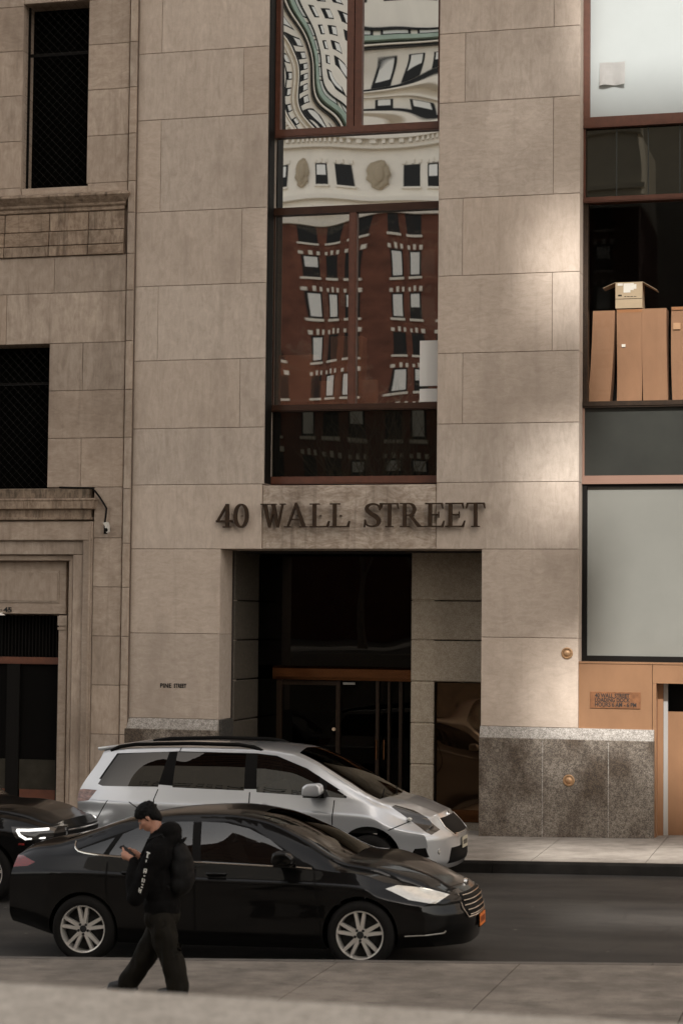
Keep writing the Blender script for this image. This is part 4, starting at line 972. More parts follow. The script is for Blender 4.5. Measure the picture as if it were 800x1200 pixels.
# ---- the black saloon at the near kerb ----------------------------------------
car = thing('sedan', 'glossy black sedan with silver spoked wheels and an orange front plate', 'car')
Lc = 4.87
B = Body(Lc,
  zs=curve([(0,.36),(.5,.24),(1,.19),(3.9,.17),(4.4,.18),(4.87,.20)]), ys=curve([(0,.70),(.6,.80),(1.2,.84),(3.8,.84),(4.4,.80),(4.87,.74)]),
  ym=curve([(0,.80),(.5,.90),(1.2,.925),(3.6,.925),(4.2,.915),(4.6,.88),(4.87,.84)]), zw=curve([(0,.70),(1,.66),(3.8,.62),(4.87,.48)]),
  zb=curve([(0,1.0),(.3,1.045),(.93,1.065),(1.5,1.04),(2.1,1.0),(2.8,.975),(3.35,.955),(3.7,.93),(4.1,.865),(4.5,.775),(4.87,.68)]),
  yb=curve([(0,.66),(.4,.78),(1,.845),(2,.865),(3,.865),(3.6,.845),(4.1,.80),(4.5,.74),(4.87,.66)]),
  zr=curve([(0,1.03),(.2,1.10),(.55,1.14),(.9,1.22),(1.35,1.36),(1.9,1.425),(2.35,1.43),(2.75,1.375),(3.2,1.19),(3.5,1.03),(3.66,.965),(4.1,.90),(4.5,.81),(4.87,.70)]),
  yr=curve([(0,.60),(.4,.66),(.8,.64),(1.4,.585),(2,.575),(2.6,.575),(3.1,.64),(3.55,.72),(3.75,.72),(4.3,.66),(4.87,.56)]),
  zt=curve([(0,1.045),(.1,1.13),(.45,1.175),(.75,1.25),(1.3,1.42),(1.9,1.50),(2.3,1.515),(2.75,1.46),(3.2,1.295),(3.56,1.10),(3.68,1.06),(3.95,1.035),(4.35,.955),(4.7,.845),(4.87,.745)]),
  planF=lambda y: .50*(y/.9)**3.0, planR=lambda y: .15*(y/.9)**3.2,
  sideF=lambda z: .16*sst(.62,.80,z)**1.2+.05*sst(.40,.18,z)+.03*sst(.5,.62,z), sideR=lambda z: .10*sst(.75,1.15,z)+.06*sst(.5,.25,z))
ZC, ZF = .328, .333
B.wheel_hole(.94, .33, .375); B.wheel_hole(3.82, .335, .375)
FW = [(2.18,1.035),(3.20,.985),(3.02,1.13),(2.86,1.235),(2.62,1.335),(2.38,1.385),(2.12,1.395)]
RW = [(1.20,1.075),(2.09,1.04),(2.03,1.395),(1.75,1.39),(1.48,1.345),(1.30,1.27)]
QW = [(.86,1.115),(.93,1.095),(1.14,1.08),(1.22,1.235),(1.08,1.19)]
for pid, w_ in ((1, FW), (2, RW), (3, QW)): B.cut(w_, 'side', pid, nmin=.0)
trimq = [(.80,1.12),(1.2,1.06),(3.36,.965),(3.0,1.16),(2.7,1.33),(2.4,1.40),(1.5,1.37),(1.1,1.22)]
B.cut(trimq, 'side', 4, nmin=.0)
B.cut([(2.74,-.50),(3.25,-.585),(3.60,-.60),(3.66,-.35),(3.68,0),(3.66,.35),(3.60,.60),(3.25,.585),(2.74,.50),(2.70,.25),(2.68,0),(2.70,-.25)], 'top', 5, sides=(1,), nmin=.2)
B.cut([(.62,-.52),(1.38,-.48),(1.42,0),(1.38,.48),(.62,.52)], 'top', 6, sides=(1,), nmin=.2)
B.cut([(4.06,.775),(4.16,.80),(4.45,.755),(4.66,.70),(4.55,.630),(4.30,.672)], 'side', 7, nmin=.0)
B.cut([(-.02,.985),(.04,1.03),(.20,1.035),(.38,.985),(.30,.945),(.10,.925),(.02,.93)], 'side', 8, nmin=-.2)
B.cut([(-.43,.46),(.43,.46),(.50,.56),(.46,.70),(-.46,.70),(-.50,.56)], 'front', 9, sides=(1,), nmin=.1, xmin=4.2)
B.cut([(4.18,.30),(4.68,.30),(4.72,.36),(4.25,.345)], 'side', 12, nmin=-.2)
B.cut([(2.14,.30),(3.44,.28),(3.36,.92),(2.14,.965)], 'side', 10, nmin=.0); B.cut([(1.20,.70),(1.32,.30),(2.125,.30),(2.125,.965),(1.2,1.0)], 'side', 11, nmin=.0)
for sm in ([(2.122,.29),(2.144,.29),(2.144,.975),(2.122,.975)], [(3.43,.27),(3.45,.27),(3.37,.93),(3.35,.93)], [(1.19,.70),(1.21,.70),(1.21,1.0),(1.19,1.0)], [(1.19,.70),(1.205,.69),(1.33,.29),(1.31,.29)]):
    B.cut(sm, 'side', 13, allowed=(0, 10, 11), nmin=.0)
B.cut([(3.70,-.70),(3.72,-.70),(4.62,-.60),(4.62,-.585)], 'top', 13, sides=(1,), nmin=.2); B.cut([(3.70,.70),(4.62,.585),(4.62,.60),(3.72,.70)], 'top', 13, sides=(1,), nmin=.2)
B.cut([(4.60,-.62),(4.612,-.62),(4.73,0),(4.715,0)], 'top', 13, sides=(1,), nmin=.15); B.cut([(4.60,.62),(4.715,0),(4.73,0),(4.612,.62)], 'top', 13, sides=(1,), nmin=.15)
P_ = B.split({0:('body',[BLKPAINT,TRIM]), 1:('side_window',CARGLASS), 2:('side_window',CARGLASS), 3:('quarter_window',CARGLASS), 4:('window_trim',TRIM), 5:('windshield',CARGLASS), 6:('rear_window',CARGLASS), 7:('headlight',HLAMP), 8:('tail_light',REDLAMP), 9:('grille',MESHB), 10:('door',BLKPAINT), 11:('door',BLKPAINT), 12:('fog_lamp_recess',TRIM), }, car, gap=13)
for pid, nm in ((1,'side_window'),(2,'side_window'),(3,'quarter_window'),(7,'headlight'),(8,'tail_light'),(10,'door'),(11,'door'),(12,'fog_lamp_recess')):
    if pid in P_: P_[pid] = split_sides(P_[pid], nm)
for sx in (.94, 3.82):
    for sd in (-1, 1): wheel(car, sx, .905*sd, .33, .336, .243, .215, 'pair5', sd)
def side_y(zb_, yb_): return yb_
for sd in (-1, 1):
    zz_ = curve([(.86,1.10),(.95,1.085),(1.2,1.062),(2.1,1.018),(2.8,.99),(3.36,.965)])
    strip_along([B.side(x, z, sd) for x, z in [(.775,1.185),(.79,1.15),(.82,1.122),(.86,1.102)]+[(.93+.1*k, zz_(.93+.1*k)) for k in range(25)]], .010, 'chrome_strip', CHROME, car)
    m = MB(); m.prism([(3.02, 1.0), (3.16, 1.02), (3.2, 1.09), (3.12, 1.15), (2.99, 1.145), (2.97, 1.05)], 'y', sd*.93 if sd > 0 else -1.10, 1.10 if sd > 0 else -.93); m.bevel(.03, 3); mr = m.build('wing_mirror', BLKPAINT, car, smooth=40)
    m = MB(); m.box(3.0, 3.17, min(sd*.95, sd*1.105), max(sd*.95, sd*1.105), 1.003, 1.022); m.box(3.06, 3.16, min(sd*.83, sd*.95), max(sd*.83, sd*.95), 1.01, 1.05); m.build('mirror_foot', TRIM, mr)
    for k, hx in ((10, 2.25), (11, 1.36)):
        m = MB(); m.tube([B.side(hx, .905, sd, -.01), B.side(hx+.02, .907, sd, .028), B.side(hx+.19, .907, sd, .028), B.side(hx+.21, .905, sd, -.01)], .015, 8); m.build('door_handle', BLKPAINT, P_[k][0 if sd < 0 else 1], smooth=50)
    m = MB(); m.tube([B.side(4.26+.04*k, .322+.002*k, sd, .006) for k in range(10)]+[B.side(4.64, .36, sd, .006)], .008, 5); m.build('fog_lamp_strip', pm('dull_chrome', (.30,.28,.24), .3, metal=.8) if 'dull_chrome' not in bpy.data.materials else bpy.data.materials['dull_chrome'], car)
m = MB()
for k in range(5):
    z = .485+.048*k; hw = .40+.06*min(1, k/2)-.02*max(0, k-3)
    m.tube([(B.fx(yy*hw/10, z)+.008, yy*hw/10, z) for yy in range(-10, 11)], .008, 6)
m.tube([(B.fx(yy*.044, .463)+.006, yy*.044, .463) for yy in range(-10, 11)], .010, 6)
for sd in (-1, 1): m.tube([(B.fx(.43,.463)+.01, sd*.43, .463), (B.fx(.50,.56)+.01, sd*.50, .56), (B.fx(.46,.70)+.004, sd*.46, .70)], .008, 6)
m.build('grille_bar', pm('grille_chrome', (.42,.40,.37), .2, metal=1), P_[9], smooth=50)
px_ = B.fx(0, .41)+.012
m = MB(); m.box(px_, px_+.012, -.155, .155, .335, .455); plt = m.build('licence_plate', pm('orange_plate', (.75,.20,.035), .5, var=.15, vs=22), car)
m = MB(); m.box(px_-.01, px_+.006, -.165, .165, .325, .465); m.build('plate_frame', TRIM, plt)
m = MB()
for k in range(7): y0 = -.125+.037*k; m.box(px_+.012, px_+.0135, y0, y0+.022, .365, .425)
m.build('plate_characters', pm('plate_ink', (.16,.03,.01), .6), plt)
m = MB(); m.lathe([(.0001, B.fx(0,.735)+.012), (.055, B.fx(0,.735)+.01), (.06, B.fx(0,.735)-.02)], (0, 0, .735), 'x', 20); m.build('front_badge', CHROME, car, smooth=40)
for y in (-.37, .37): seat(car, 2.35, y, .42)
seat(car, 1.35, 0, .45, 1.3, 'rear_bench')
m = MB(); m.prism([(3.55,.95),(3.2,.98),(3.1,.90),(3.12,.6),(3.6,.6)], 'y', -.76, .76); m.build('dashboard', pm('dash', (.03,.028,.026), .7), car)
m = MB(); m.bm.verts.ensure_lookup_table(); pts = [(3.02+.05*math.sin(2*math.pi*k/24), .37+.18*math.cos(2*math.pi*k/24), .90+.17*math.sin(2*math.pi*k/24)) for k in range(25)]; m.tube(pts, .014, 6); m.build('steering_wheel', TRIM, car, smooth=50)
m = MB(); m.box(2.85, 2.88, -.12, .12, 1.30, 1.37); m.build('rear_view_mirror', TRIM, car)
strip_along([(1.40, -.25, 1.43), (1.22, -.27, 1.56)], .006, 'aerial', TRIM, car, 5)
car.location = (-.70, -10.06, gz(-.70)); car.rotation_euler = (0, -math.atan(GRADE), R(1.6))

# ---- the silver people carrier at the far kerb --------------------------------
van = thing('minivan', 'silver minivan with black roof rails and dark rear windows parked at the far kerb', 'car')
Lv = 5.16
V_ = Body(Lv,
  zs=curve([(0,.42),(.5,.30),(1,.22),(4.2,.20),(4.7,.22),(5.16,.24)]), ys=curve([(0,.82),(.6,.90),(1.2,.92),(4,.92),(4.6,.88),(5.16,.80)]),
  ym=curve([(0,.90),(.4,.975),(1.2,1.0),(3.8,1.0),(4.4,.985),(4.8,.95),(5.16,.90)]), zw=curve([(0,.90),(1,.80),(3.8,.72),(5.16,.55)]),
  zb=curve([(0,1.24),(.3,1.255),(1.2,1.255),(2.4,1.215),(3.4,1.135),(3.85,1.105),(4.2,1.06),(4.5,.99),(4.85,.87),(5.16,.79)]),
  yb=curve([(0,.83),(.4,.90),(1,.925),(2,.935),(3.4,.935),(4.0,.90),(4.5,.83),(5.16,.70)]),
  zr=curve([(0,1.70),(.06,1.72),(.15,1.73),(.3,1.74),(.6,1.75),(1.5,1.765),(2.5,1.745),(3.0,1.69),(3.3,1.585),(3.7,1.36),(4.0,1.185),(4.2,1.10),(4.5,1.035),(4.85,.96),(5.16,.88)]),
  yr=curve([(0,.72),(.5,.73),(1.5,.735),(2.8,.73),(3.4,.76),(4.0,.82),(4.3,.80),(4.8,.70),(5.16,.60)]),
  zt=curve([(0,1.78),(.06,1.79),(.15,1.80),(.3,1.81),(.6,1.82),(1.5,1.84),(2.5,1.82),(3.0,1.765),(3.3,1.665),(3.8,1.40),(4.2,1.175),(4.34,1.13),(4.6,1.095),(4.9,1.02),(5.05,.965),(5.16,.92)]),
  planF=lambda y: .36*(y/.95)**3.0, planR=lambda y: .11*(y/.95)**3.2,
  sideF=lambda z: .25*sst(.62,.98,z)+.06*sst(.35,.20,z), sideR=lambda z: .36*sst(1.12,1.80,z)+.04*sst(.6,.4,z))
V_.wheel_hole(1.08, .37, .405); V_.wheel_hole(4.10, .38, .425)
V1 = [(.37,1.315),(.44,1.29),(1.24,1.285),(1.345,1.735),(.98,1.725),(.62,1.70)]
V2 = [(1.44,1.28),(2.43,1.245),(2.41,1.715),(1.46,1.735)]
V3 = [(2.60,1.225),(3.43,1.175),(3.43,1.425),(3.24,1.52),(3.0,1.62),(2.82,1.68),(2.57,1.71)]
V4 = [(3.54,1.17),(3.80,1.155),(3.81,1.175),(3.54,1.345)]
for pid, w_ in ((1, V1), (2, V2), (3, V3), (4, V4)): V_.cut(w_, 'side', pid, nmin=.0)
V_.cut([(.33,1.30),(.42,1.275),(1.4,1.27),(2.5,1.22),(3.5,1.145),(3.84,1.145),(3.835,1.185),(3.25,1.53),(2.83,1.69),(2.56,1.72),(1.5,1.745),(.60,1.715)], 'side', 5, nmin=.0)
V_.cut([(3.10,-.60),(3.5,-.69),(4.05,-.76),(4.2,-.70),(4.27,-.35),(4.29,0),(4.27,.35),(4.2,.70),(4.05,.76),(3.5,.69),(3.10,.60),(3.04,0)], 'top', 6, sides=(1,), nmin=.15)
V_.cut([(-.70,1.30),(.70,1.30),(.62,1.70),(-.62,1.70)], 'rear', 7, sides=(1,), nmin=.1)
V_.cut([(.02,1.225),(.16,1.245),(.365,1.235),(.26,1.10),(.10,1.08),(.03,1.10)], 'side', 8, nmin=-.2)
V_.cut([(4.36,1.035),(4.40,1.055),(4.62,.985),(4.80,.895),(4.98,.74),(4.90,.69),(4.62,.855)], 'side', 9, nmin=-.1)
V_.cut([(-.44,.66),(.44,.66),(.52,.76),(.46,.87),(-.46,.87),(-.52,.76)], 'front', 10, sides=(1,), nmin=.1, xmin=4.5)
V_.cut([(-.60,.30),(.60,.30),(.52,.50),(-.52,.50)], 'front', 11, sides=(1,), nmin=-.2, xmin=4.6)
V_.cut([(4.62,.40),(4.88,.41),(4.84,.53),(4.70,.52)], 'side', 15, nmin=-.2)
V_.cut([(2.515,.32),(3.60,.30),(3.64,1.125),(2.515,1.21)], 'side', 12, nmin=.0); V_.cut([(1.26,.70),(1.42,.34),(2.50,.33),(2.50,1.215),(1.24,1.26)], 'side', 13, nmin=.0)
for sm in ([(2.50,.31),(2.516,.31),(2.516,1.225),(2.50,1.225)], [(3.60,.29),(3.616,.29),(3.655,1.13),(3.64,1.13)], [(1.235,1.255),(1.25,1.255),(1.20,1.12),(1.185,1.12)], [(1.185,1.12),(1.20,1.12),(1.27,.68),(1.255,.68)], [(1.48,1.742),(1.495,1.742),(1.51,1.79),(1.495,1.79)],
           [(4.36,.76),(4.372,.75),(4.64,.86),(4.63,.87)], [(.30,.74),(.31,.73),(.55,1.10),(.54,1.11)]):
    V_.cut(sm, 'side', 14, allowed=(0, 12, 13), nmin=.0)
Q_ = V_.split({0:('body',[SILVER,TRIM]), 1:('side_window',VANGLASS), 2:('side_window',VANGLASS), 3:('side_window',CARGLASS), 4:('quarter_window',CARGLASS), 5:('window_trim',TRIM), 6:('windshield',CARGLASS), 7:('rear_window',VANGLASS), 8:('tail_light',TAIL), 9:('headlight',DKLAMP), 10:('grille',MESHB), 11:('lower_grille',MESHB), 12:('door',SILVER), 13:('sliding_door',SILVER), 15:('fog_lamp_recess',TRIM)}, van, gap=14)
for pid, nm in ((1,'side_window'),(2,'side_window'),(3,'side_window'),(4,'quarter_window'),(8,'tail_light'),(9,'headlight'),(12,'door'),(13,'sliding_door'),(15,'fog_lamp_recess')):
    if pid in Q_: Q_[pid] = split_sides(Q_[pid], nm)
for sx in (1.08, 4.10):
    for sd in (-1, 1): wheel(van, sx, .965*sd, .345, .345, .225, .22, 7, sd)
for sd in (-1, 1):
    m = MB(); ys_ = sd*.70
    m.tube([(.50, ys_, 1.745), (.62, ys_, 1.80), (.85, ys_, 1.832), (1.6, ys_, 1.845), (2.30, ys_, 1.828), (2.50, ys_, 1.80), (2.64, ys_, 1.735)], .026, 8); m.build('roof_rail', TRIM, van, smooth=50)
    m = MB(); m.prism([(3.29,1.20),(3.50,1.195),(3.545,1.235),(3.54,1.33),(3.49,1.365),(3.36,1.36),(3.30,1.32)], 'y', min(sd*1.04, sd*1.25), max(sd*1.04, sd*1.25)); m.bevel(.04, 3); mr = m.build('wing_mirror', SILVER, van, smooth=40)
    m = MB(); m.prism([(3.31,1.185),(3.50,1.18),(3.53,1.20),(3.31,1.205)], 'y', min(sd*.92, sd*1.23), max(sd*.92, sd*1.23)); m.prism([(3.42,1.17),(3.55,1.165),(3.54,1.27),(3.44,1.27)], 'y', min(sd*.92, sd*1.06), max(sd*.92, sd*1.06)); m.build('mirror_foot', TRIM, mr)
    for hx, k in ((2.20, 13), (2.58, 12)):
        m = MB(); m.tube([V_.side(hx, 1.045, sd, -.01), V_.side(hx+.03, 1.05, sd, .035), V_.side(hx+.21, 1.045, sd, .035), V_.side(hx+.24, 1.04, sd, -.01)], .018, 8)
        m.ball(V_.side(hx+.12, 1.055, sd, .0), .06, .006, .04)
        hd = m.build('door_handle', SILVER, Q_[k][0 if sd < 0 else 1], smooth=50)
m = MB(); m.prism([(.29,1.752),(.34,1.742),(.62,1.80),(.60,1.826),(.29,1.79)], 'y', -.66, .66); m.bevel(.012, 2); m.build('rear_spoiler', SILVER, van, smooth=40)
m = MB()
for z, hw in ((.668,.44),): m.tube([(V_.fx(yy*hw/10, z)+.004, yy*hw/10, z) for yy in range(-10, 11)], .008, 6)
for sd in (-1, 1): m.tube([(V_.fx(.44,.665)+.004, sd*.44, .665), (V_.fx(.52,.76)+.004, sd*.52, .76), (V_.fx(.46,.868)+.004, sd*.46, .868)], .008, 6)
m.build('grille_frame', CHROME, Q_[10], smooth=50)
m = MB(); ex = V_.fx(0,.89)+.004
for rx_, rz_ in ((.07,.042), (.028,.042)): m.tube([(ex-.25*rz_*math.sin(2*math.pi*k/20), rx_*math.cos(2*math.pi*k/20), .885+rz_*math.sin(2*math.pi*k/20)) for k in range(21)], .008, 6)
m.build('emblem', CHROME, van, smooth=50)
px_ = V_.fx(0, .53)+.01
m = MB(); m.box(px_, px_+.012, -.155, .155, .46, .60); pv = m.build('licence_plate', pm('pale_plate', (.55,.50,.38), .5, var=.2, vs=25), van)
m = MB()
for k in range(7): y0 = -.125+.037*k; m.box(px_+.012, px_+.0135, y0, y0+.022, .50, .56)
m.build('plate_characters', INK, pv)
for sd in (-1, 1):
    m = MB(); m.lathe([(.0001, V_.fx(.70,.47)-.02), (.05, V_.fx(.70,.47)-.03), (.055, V_.fx(.7,.47)-.08)], (0, sd*.72, .47), 'x', 16); m.build('fog_lamp', CLEARLAMP, van, smooth=40)
    m = MB(); m.ball((4.60, sd*.76, .88), .04, .03, .03); m.build('headlight_bulb', CLEARLAMP, Q_[9][0 if sd < 0 else 1], smooth=60)
for y in (-.40, .40): seat(van, 2.75, y, .62); seat(van, 1.85, y, .62)
m = MB(); m.prism([(4.1,1.10),(3.7,1.14),(3.55,1.05),(3.58,.7),(4.2,.7)], 'y', -.82, .82); m.build('dashboard', bpy.data.materials['dash'], van)
m = MB(); m.tube([(3.45+.05*math.sin(2*math.pi*k/24), .40+.18*math.cos(2*math.pi*k/24), 1.08+.17*math.sin(2*math.pi*k/24)) for k in range(25)], .014, 6); m.build('steering_wheel', TRIM, van, smooth=50)
m = MB(); m.tube([(4.22,-.62,1.16),(4.12,-.1,1.21)], .008, 5); m.tube([(4.26,.05,1.15),(4.14,.55,1.20)], .008, 5); m.build('wiper', TRIM, van)
van.location = (-2.35, -4.06, gz(-2.3)); van.rotation_euler = (0, -math.atan(GRADE), R(0.5))

# ---- the black off-roader whose nose shows at the left ------------------------
suv = thing('suv', 'black SUV with a white headlight strip nosing in at the left edge', 'car')
Ls = 4.95
U = Body(Ls,
  zs=curve([(0,.40),(.8,.27),(4.2,.25),(4.95,.30)]), ys=curve([(0,.80),(.7,.90),(4.3,.90),(4.95,.82)]),
  ym=curve([(0,.90),(.5,.975),(4.3,.975),(4.95,.92)]), zw=curve([(0,.85),(4.95,.66)]),
  zb=curve([(0,1.18),(2,1.16),(3.5,1.10),(4.2,1.06),(4.7,1.0),(4.95,.92)]), yb=curve([(0,.86),(1,.92),(3.4,.92),(4.3,.88),(4.95,.76)]),
  zr=curve([(0,1.25),(.1,1.55),(.3,1.66),(2.3,1.70),(2.8,1.62),(3.3,1.32),(3.6,1.145),(4.2,1.09),(4.7,1.02),(4.95,.93)]), yr=curve([(0,.72),(2.6,.70),(3.4,.80),(4.2,.76),(4.95,.66)]),
  zt=curve([(0,1.28),(.1,1.60),(.3,1.73),(2.2,1.77),(2.8,1.69),(3.4,1.31),(3.65,1.20),(4.2,1.175),(4.7,1.10),(4.95,.99)]),
  planF=lambda y: .36*(y/.95)**2.8, planR=lambda y: .2*(y/.95)**3, sideF=lambda z: .16*sst(.85,1.05,z), sideR=lambda z: .2*sst(1.1,1.7,z))
U.wheel_hole(1.0, .37, .42); U.wheel_hole(3.95, .37, .42)
U.cut([(1.0,1.22),(2.1,1.21),(2.1,1.64),(1.15,1.62)], 'side', 1, nmin=.0); U.cut([(2.2,1.21),(3.3,1.14),(2.85,1.52),(2.5,1.64),(2.2,1.65)], 'side', 2, nmin=.0)
U.cut([(.35,1.24),(.9,1.225),(1.05,1.61),(.45,1.60)], 'side', 7, nmin=.0)
U.cut([(2.75,-.58),(3.5,-.70),(3.62,0),(3.5,.70),(2.75,.58)], 'top', 3, sides=(1,), nmin=.15)
U.cut([(-.68,1.3),(.68,1.3),(.6,1.62),(-.6,1.62)], 'rear', 8, sides=(1,), nmin=.1)
U.cut([(4.30,.94),(4.80,.92),(4.78,.80),(4.55,.775),(4.38,.80)], 'side', 4, nmin=-.1)
U.cut([(-.50,.62),(.50,.62),(.54,.90),(-.54,.90)], 'front', 5, sides=(1,), nmin=.1, xmin=4.3)
U.cut([(2.15,.35),(3.35,.35),(3.35,1.09),(2.15,1.15)], 'side', 6, nmin=.0); U.cut([(1.25,.6),(1.4,.36),(2.13,.36),(2.13,1.15),(1.2,1.17)], 'side', 9, nmin=.0)
W_ = U.split({0:('body',BLKPAINT), 1:('side_window',VANGLASS), 2:('side_window',VANGLASS), 3:('windshield',CARGLASS), 4:('headlight',DKLAMP), 5:('grille',MESHB), 6:('door',BLKPAINT), 7:('quarter_window',VANGLASS), 8:('rear_window',VANGLASS), 9:('door',BLKPAINT)}, suv)
for pid, nm in ((1,'side_window'),(2,'side_window'),(4,'headlight'),(6,'door'),(7,'quarter_window'),(9,'door')): W_[pid] = split_sides(W_[pid], nm)
DRL = pm('daylight_strip', (.85,.85,.82), .3); dn = DRL.node_tree.nodes['Principled BSDF']; dn.inputs['Emission Color'].default_value = (1, .97, .92, 1); dn.inputs['Emission Strength'].default_value = .45
for i, sd in enumerate((-1, 1)):
    def sy(x, z):       # outer skin of the front corner, pushed out a little
        best = None
        for k in range(400):
            y = .5+.5*k/400
            if U.warp(4.95, y, z) <= x: return y
        return .95
    m = MB()
    top = [(x, sd*(sy(x, .90)+.012), .905) for x in (4.74, 4.70, 4.64, 4.56, 4.48, 4.40)]
    m.tube(top, .020, 6); m.tube([(4.40, sd*(sy(4.40,.9)+.012), .905), (4.44, sd*(sy(4.44,.84)+.012), .84), (4.52, sd*(sy(4.52,.80)+.01), .795)], .018, 6); m.tube([(4.52, sd*(sy(4.52,.8)+.01), .795), (4.72, sd*(sy(4.72,.8)+.01), .80)], .012, 6)
    m.build('daylight_strip', DRL, W_[4][i], smooth=50)
m = MB()
for z in (.66, .73, .80, .87): m.tube([(U.fx(yy*.05, z)+.006, yy*.05, z) for yy in range(-10, 11)], .013, 6)
for y in (-.52, .52): m.tube([(U.fx(.52,.63)+.006, y, .63), (U.fx(.53,.9)+.006, y, .90)], .02, 6)
m.build('grille_bar', pm('bright_grille', (.42,.42,.42), .2, metal=.9), W_[5], smooth=50)
for sx in (1.0, 3.95):
    for sd in (-1, 1): wheel(suv, sx, .94*sd, .36, .36, .25, .23, 'pair5', sd)
for sd in (-1, 1):
    m = MB(); m.prism([(3.02,1.17),(3.2,1.17),(3.22,1.27),(3.16,1.33),(3.04,1.32)], 'y', min(sd*1.0, sd*1.2), max(sd*1.0, sd*1.2)); m.bevel(.03, 2); m.box(3.08, 3.18, min(sd*.88, sd*1.02), max(sd*.88, sd*1.02), 1.17, 1.20); m.build('wing_mirror', BLKPAINT, suv, smooth=40)
    m = MB(); m.box(4.42, 4.50, min(sd*.945, sd*.965), max(sd*.945, sd*.965), .72, .745); m.build('side_marker', REDLAMP, suv)
for y in (-.40, .40): seat(suv, 2.4, y, .60)
suv.location = (-1.66-Ls, -6.05, gz(-1.66-Ls)); suv.rotation_euler = (0, -math.atan(GRADE), 0)
# ------------------------------------------------------------------ the walker
PY = -13.3
def pp(px, py, dy=0): return on(px, py, PY) + Vector((0, dy, 0))
foot = pp(180, 1168); foot.z = gz(foot.x)+.15
man = thing('person', 'person in black hooded jacket and baggy trousers walking left, looking down at a phone', 'person', foot)
def limb(m, pts, n=14):
    """tapered limb through (point, radius) joints"""
    P = []; Rr = []
    for i in range(len(pts)-1):
        (a, ra), (b, rb) = pts[i], pts[i+1]
        for k in range(5): t = k/5; P.append(a.lerp(b, t)); Rr.append(ra+(rb-ra)*(t*t*(3-2*t)))
    P.append(pts[-1][0]); Rr.append(pts[-1][1]); m.tube(P, Rr, n)
    for p, r in pts: m.ball(p, r*.99, r*.99, r*.99, 14, 9)
def fuse(m, name, mats, parent, voxel=.008, smooth=4, fold=None):
    """weld the modelled volumes into one continuous skin"""
    me = bpy.data.meshes.new(name); o = ORG[parent.name]
    bmesh.ops.recalc_face_normals(m.bm, faces=m.bm.faces); bmesh.ops.translate(m.bm, verts=m.bm.verts, vec=-o); m.bm.to_mesh(me); m.bm.free()
    ob = bpy.data.objects.new(name, me); COL.objects.link(ob)
    r = ob.modifiers.new('weld', 'REMESH'); r.mode = 'VOXEL'; r.voxel_size = voxel
    s = ob.modifiers.new('relax', 'SMOOTH'); s.iterations = smooth; s.factor = .5
    me2 = bpy.data.meshes.new_from_object(ob.evaluated_get(bpy.context.evaluated_depsgraph_get()))
    bpy.data.objects.remove(ob); bpy.data.meshes.remove(me)
    if fold:
        for v in me2.vertices: v.co += v.normal*fold(v.co)
    me2.name = name
    return link(name, me2, mats, parent, 180)
SKIN = pm('skin', (.42,.21,.14), .5, var=.08, vs=20, spec=.4)
JACKET = pm('black_cotton', (.0045,.0042,.004), .95, spec=.1, var=.3, vs=8, bmp=.004, bs=40)
TROUS = pm('dark_olive_nylon', (.0085,.007,.0045), .75, spec=.12, var=.3, vs=6, bmp=.003, bs=18)
HAIR = pm('black_hair', (.003,.0026,.0023), .7, spec=.15, var=.3, vs=60, bmp=.012, bs=90, stretch=(1,1,.25))
head = pp(174, 958); neck = pp(185, 979); chest = pp(191, 1004); belly = pp(191, 1040); hip = pp(190, 1068)
shL, shR = pp(192, 996, -.19), pp(192, 995, .19)
elL, elR = pp(170, 1047, -.24), pp(172, 1045, .24)
wrL, wrR = pp(163, 1006, -.12), pp(164, 1008, .10)
hipL, hipR = pp(190, 1074, -.09), pp(189, 1074, .09)
knR, anR = pp(169, 1117, .10), pp(146, 1156, .09)        # leading leg
knL, anL = pp(205, 1119, -.09), pp(212, 1158, -.09)      # trailing leg
dn_ = R(38)
fw = Vector((-math.cos(dn_), -.10, -math.sin(dn_))).normalized(); up = Vector((-math.sin(dn_), 0, math.cos(dn_))).normalized(); lt = up.cross(fw).normalized(); up = fw.cross(lt).normalized()
def hd(f, s, u): return head + fw*f + lt*s + up*u
def eball(m, c, rf, rs, ru, n=(16, 10)):
    vs = m.ball((0, 0, 0), 1, 1, 1, *n)
    for v in vs: q = v.co.copy(); v.co = c + fw*(q.x*rf) + lt*(q.y*rs) + up*(q.z*ru)
b = MB()
eball(b, hd(-.008,0,.025), .098,.076,.092); eball(b, hd(.022,0,-.035), .070,.062,.078); eball(b, hd(.050,0,-.075), .036,.034,.030)
eball(b, hd(.078,0,.018), .018,.050,.014)
for k in range(6): eball(b, hd(.088+.0045*k,0,.002-.008*k), .012+.001*k,.010+.001*k,.012, (10, 8))
eball(b, hd(.112,0,-.038), .012,.014,.010, (10, 8))
for s_ in (-1, 1):
    eball(b, hd(-.012, s_*.078, -.008), .018,.008,.032, (12, 8)); eball(b, hd(.045, s_*.042, -.025), .032,.022,.026)
eball(b, hd(.083,0,-.060), .014,.026,.006, (10, 8)); eball(b, hd(.081,0,-.070), .013,.022,.007, (10, 8))
limb(b, [(hd(-.03,0,-.05), .056), (neck, .058), (chest+Vector((.02,0,.12)), .07)])
for (rx, ry, rz, c) in ((.10,.16,.16,chest), (.095,.14,.16,belly), (.10,.145,.12,hip)): b.ball(c, rx, ry, rz)
limb(b, [(chest+Vector((0,-.1,.08)), .06), (shL, .055), (elL, .042), (wrL, .029)]); limb(b, [(chest+Vector((0,.1,.08)), .06), (shR, .055), (elR, .042), (wrR, .029)])
limb(b, [(hipL, .085), (knL, .058), (anL, .042)]); limb(b, [(hipR, .085), (knR, .058), (anR, .042)])
for a in (anL, anR):
    limb(b, [(a, .04), (a+Vector((-.05,0,-.045)), .035), (a+Vector((-.13,0,-.055)), .028)])
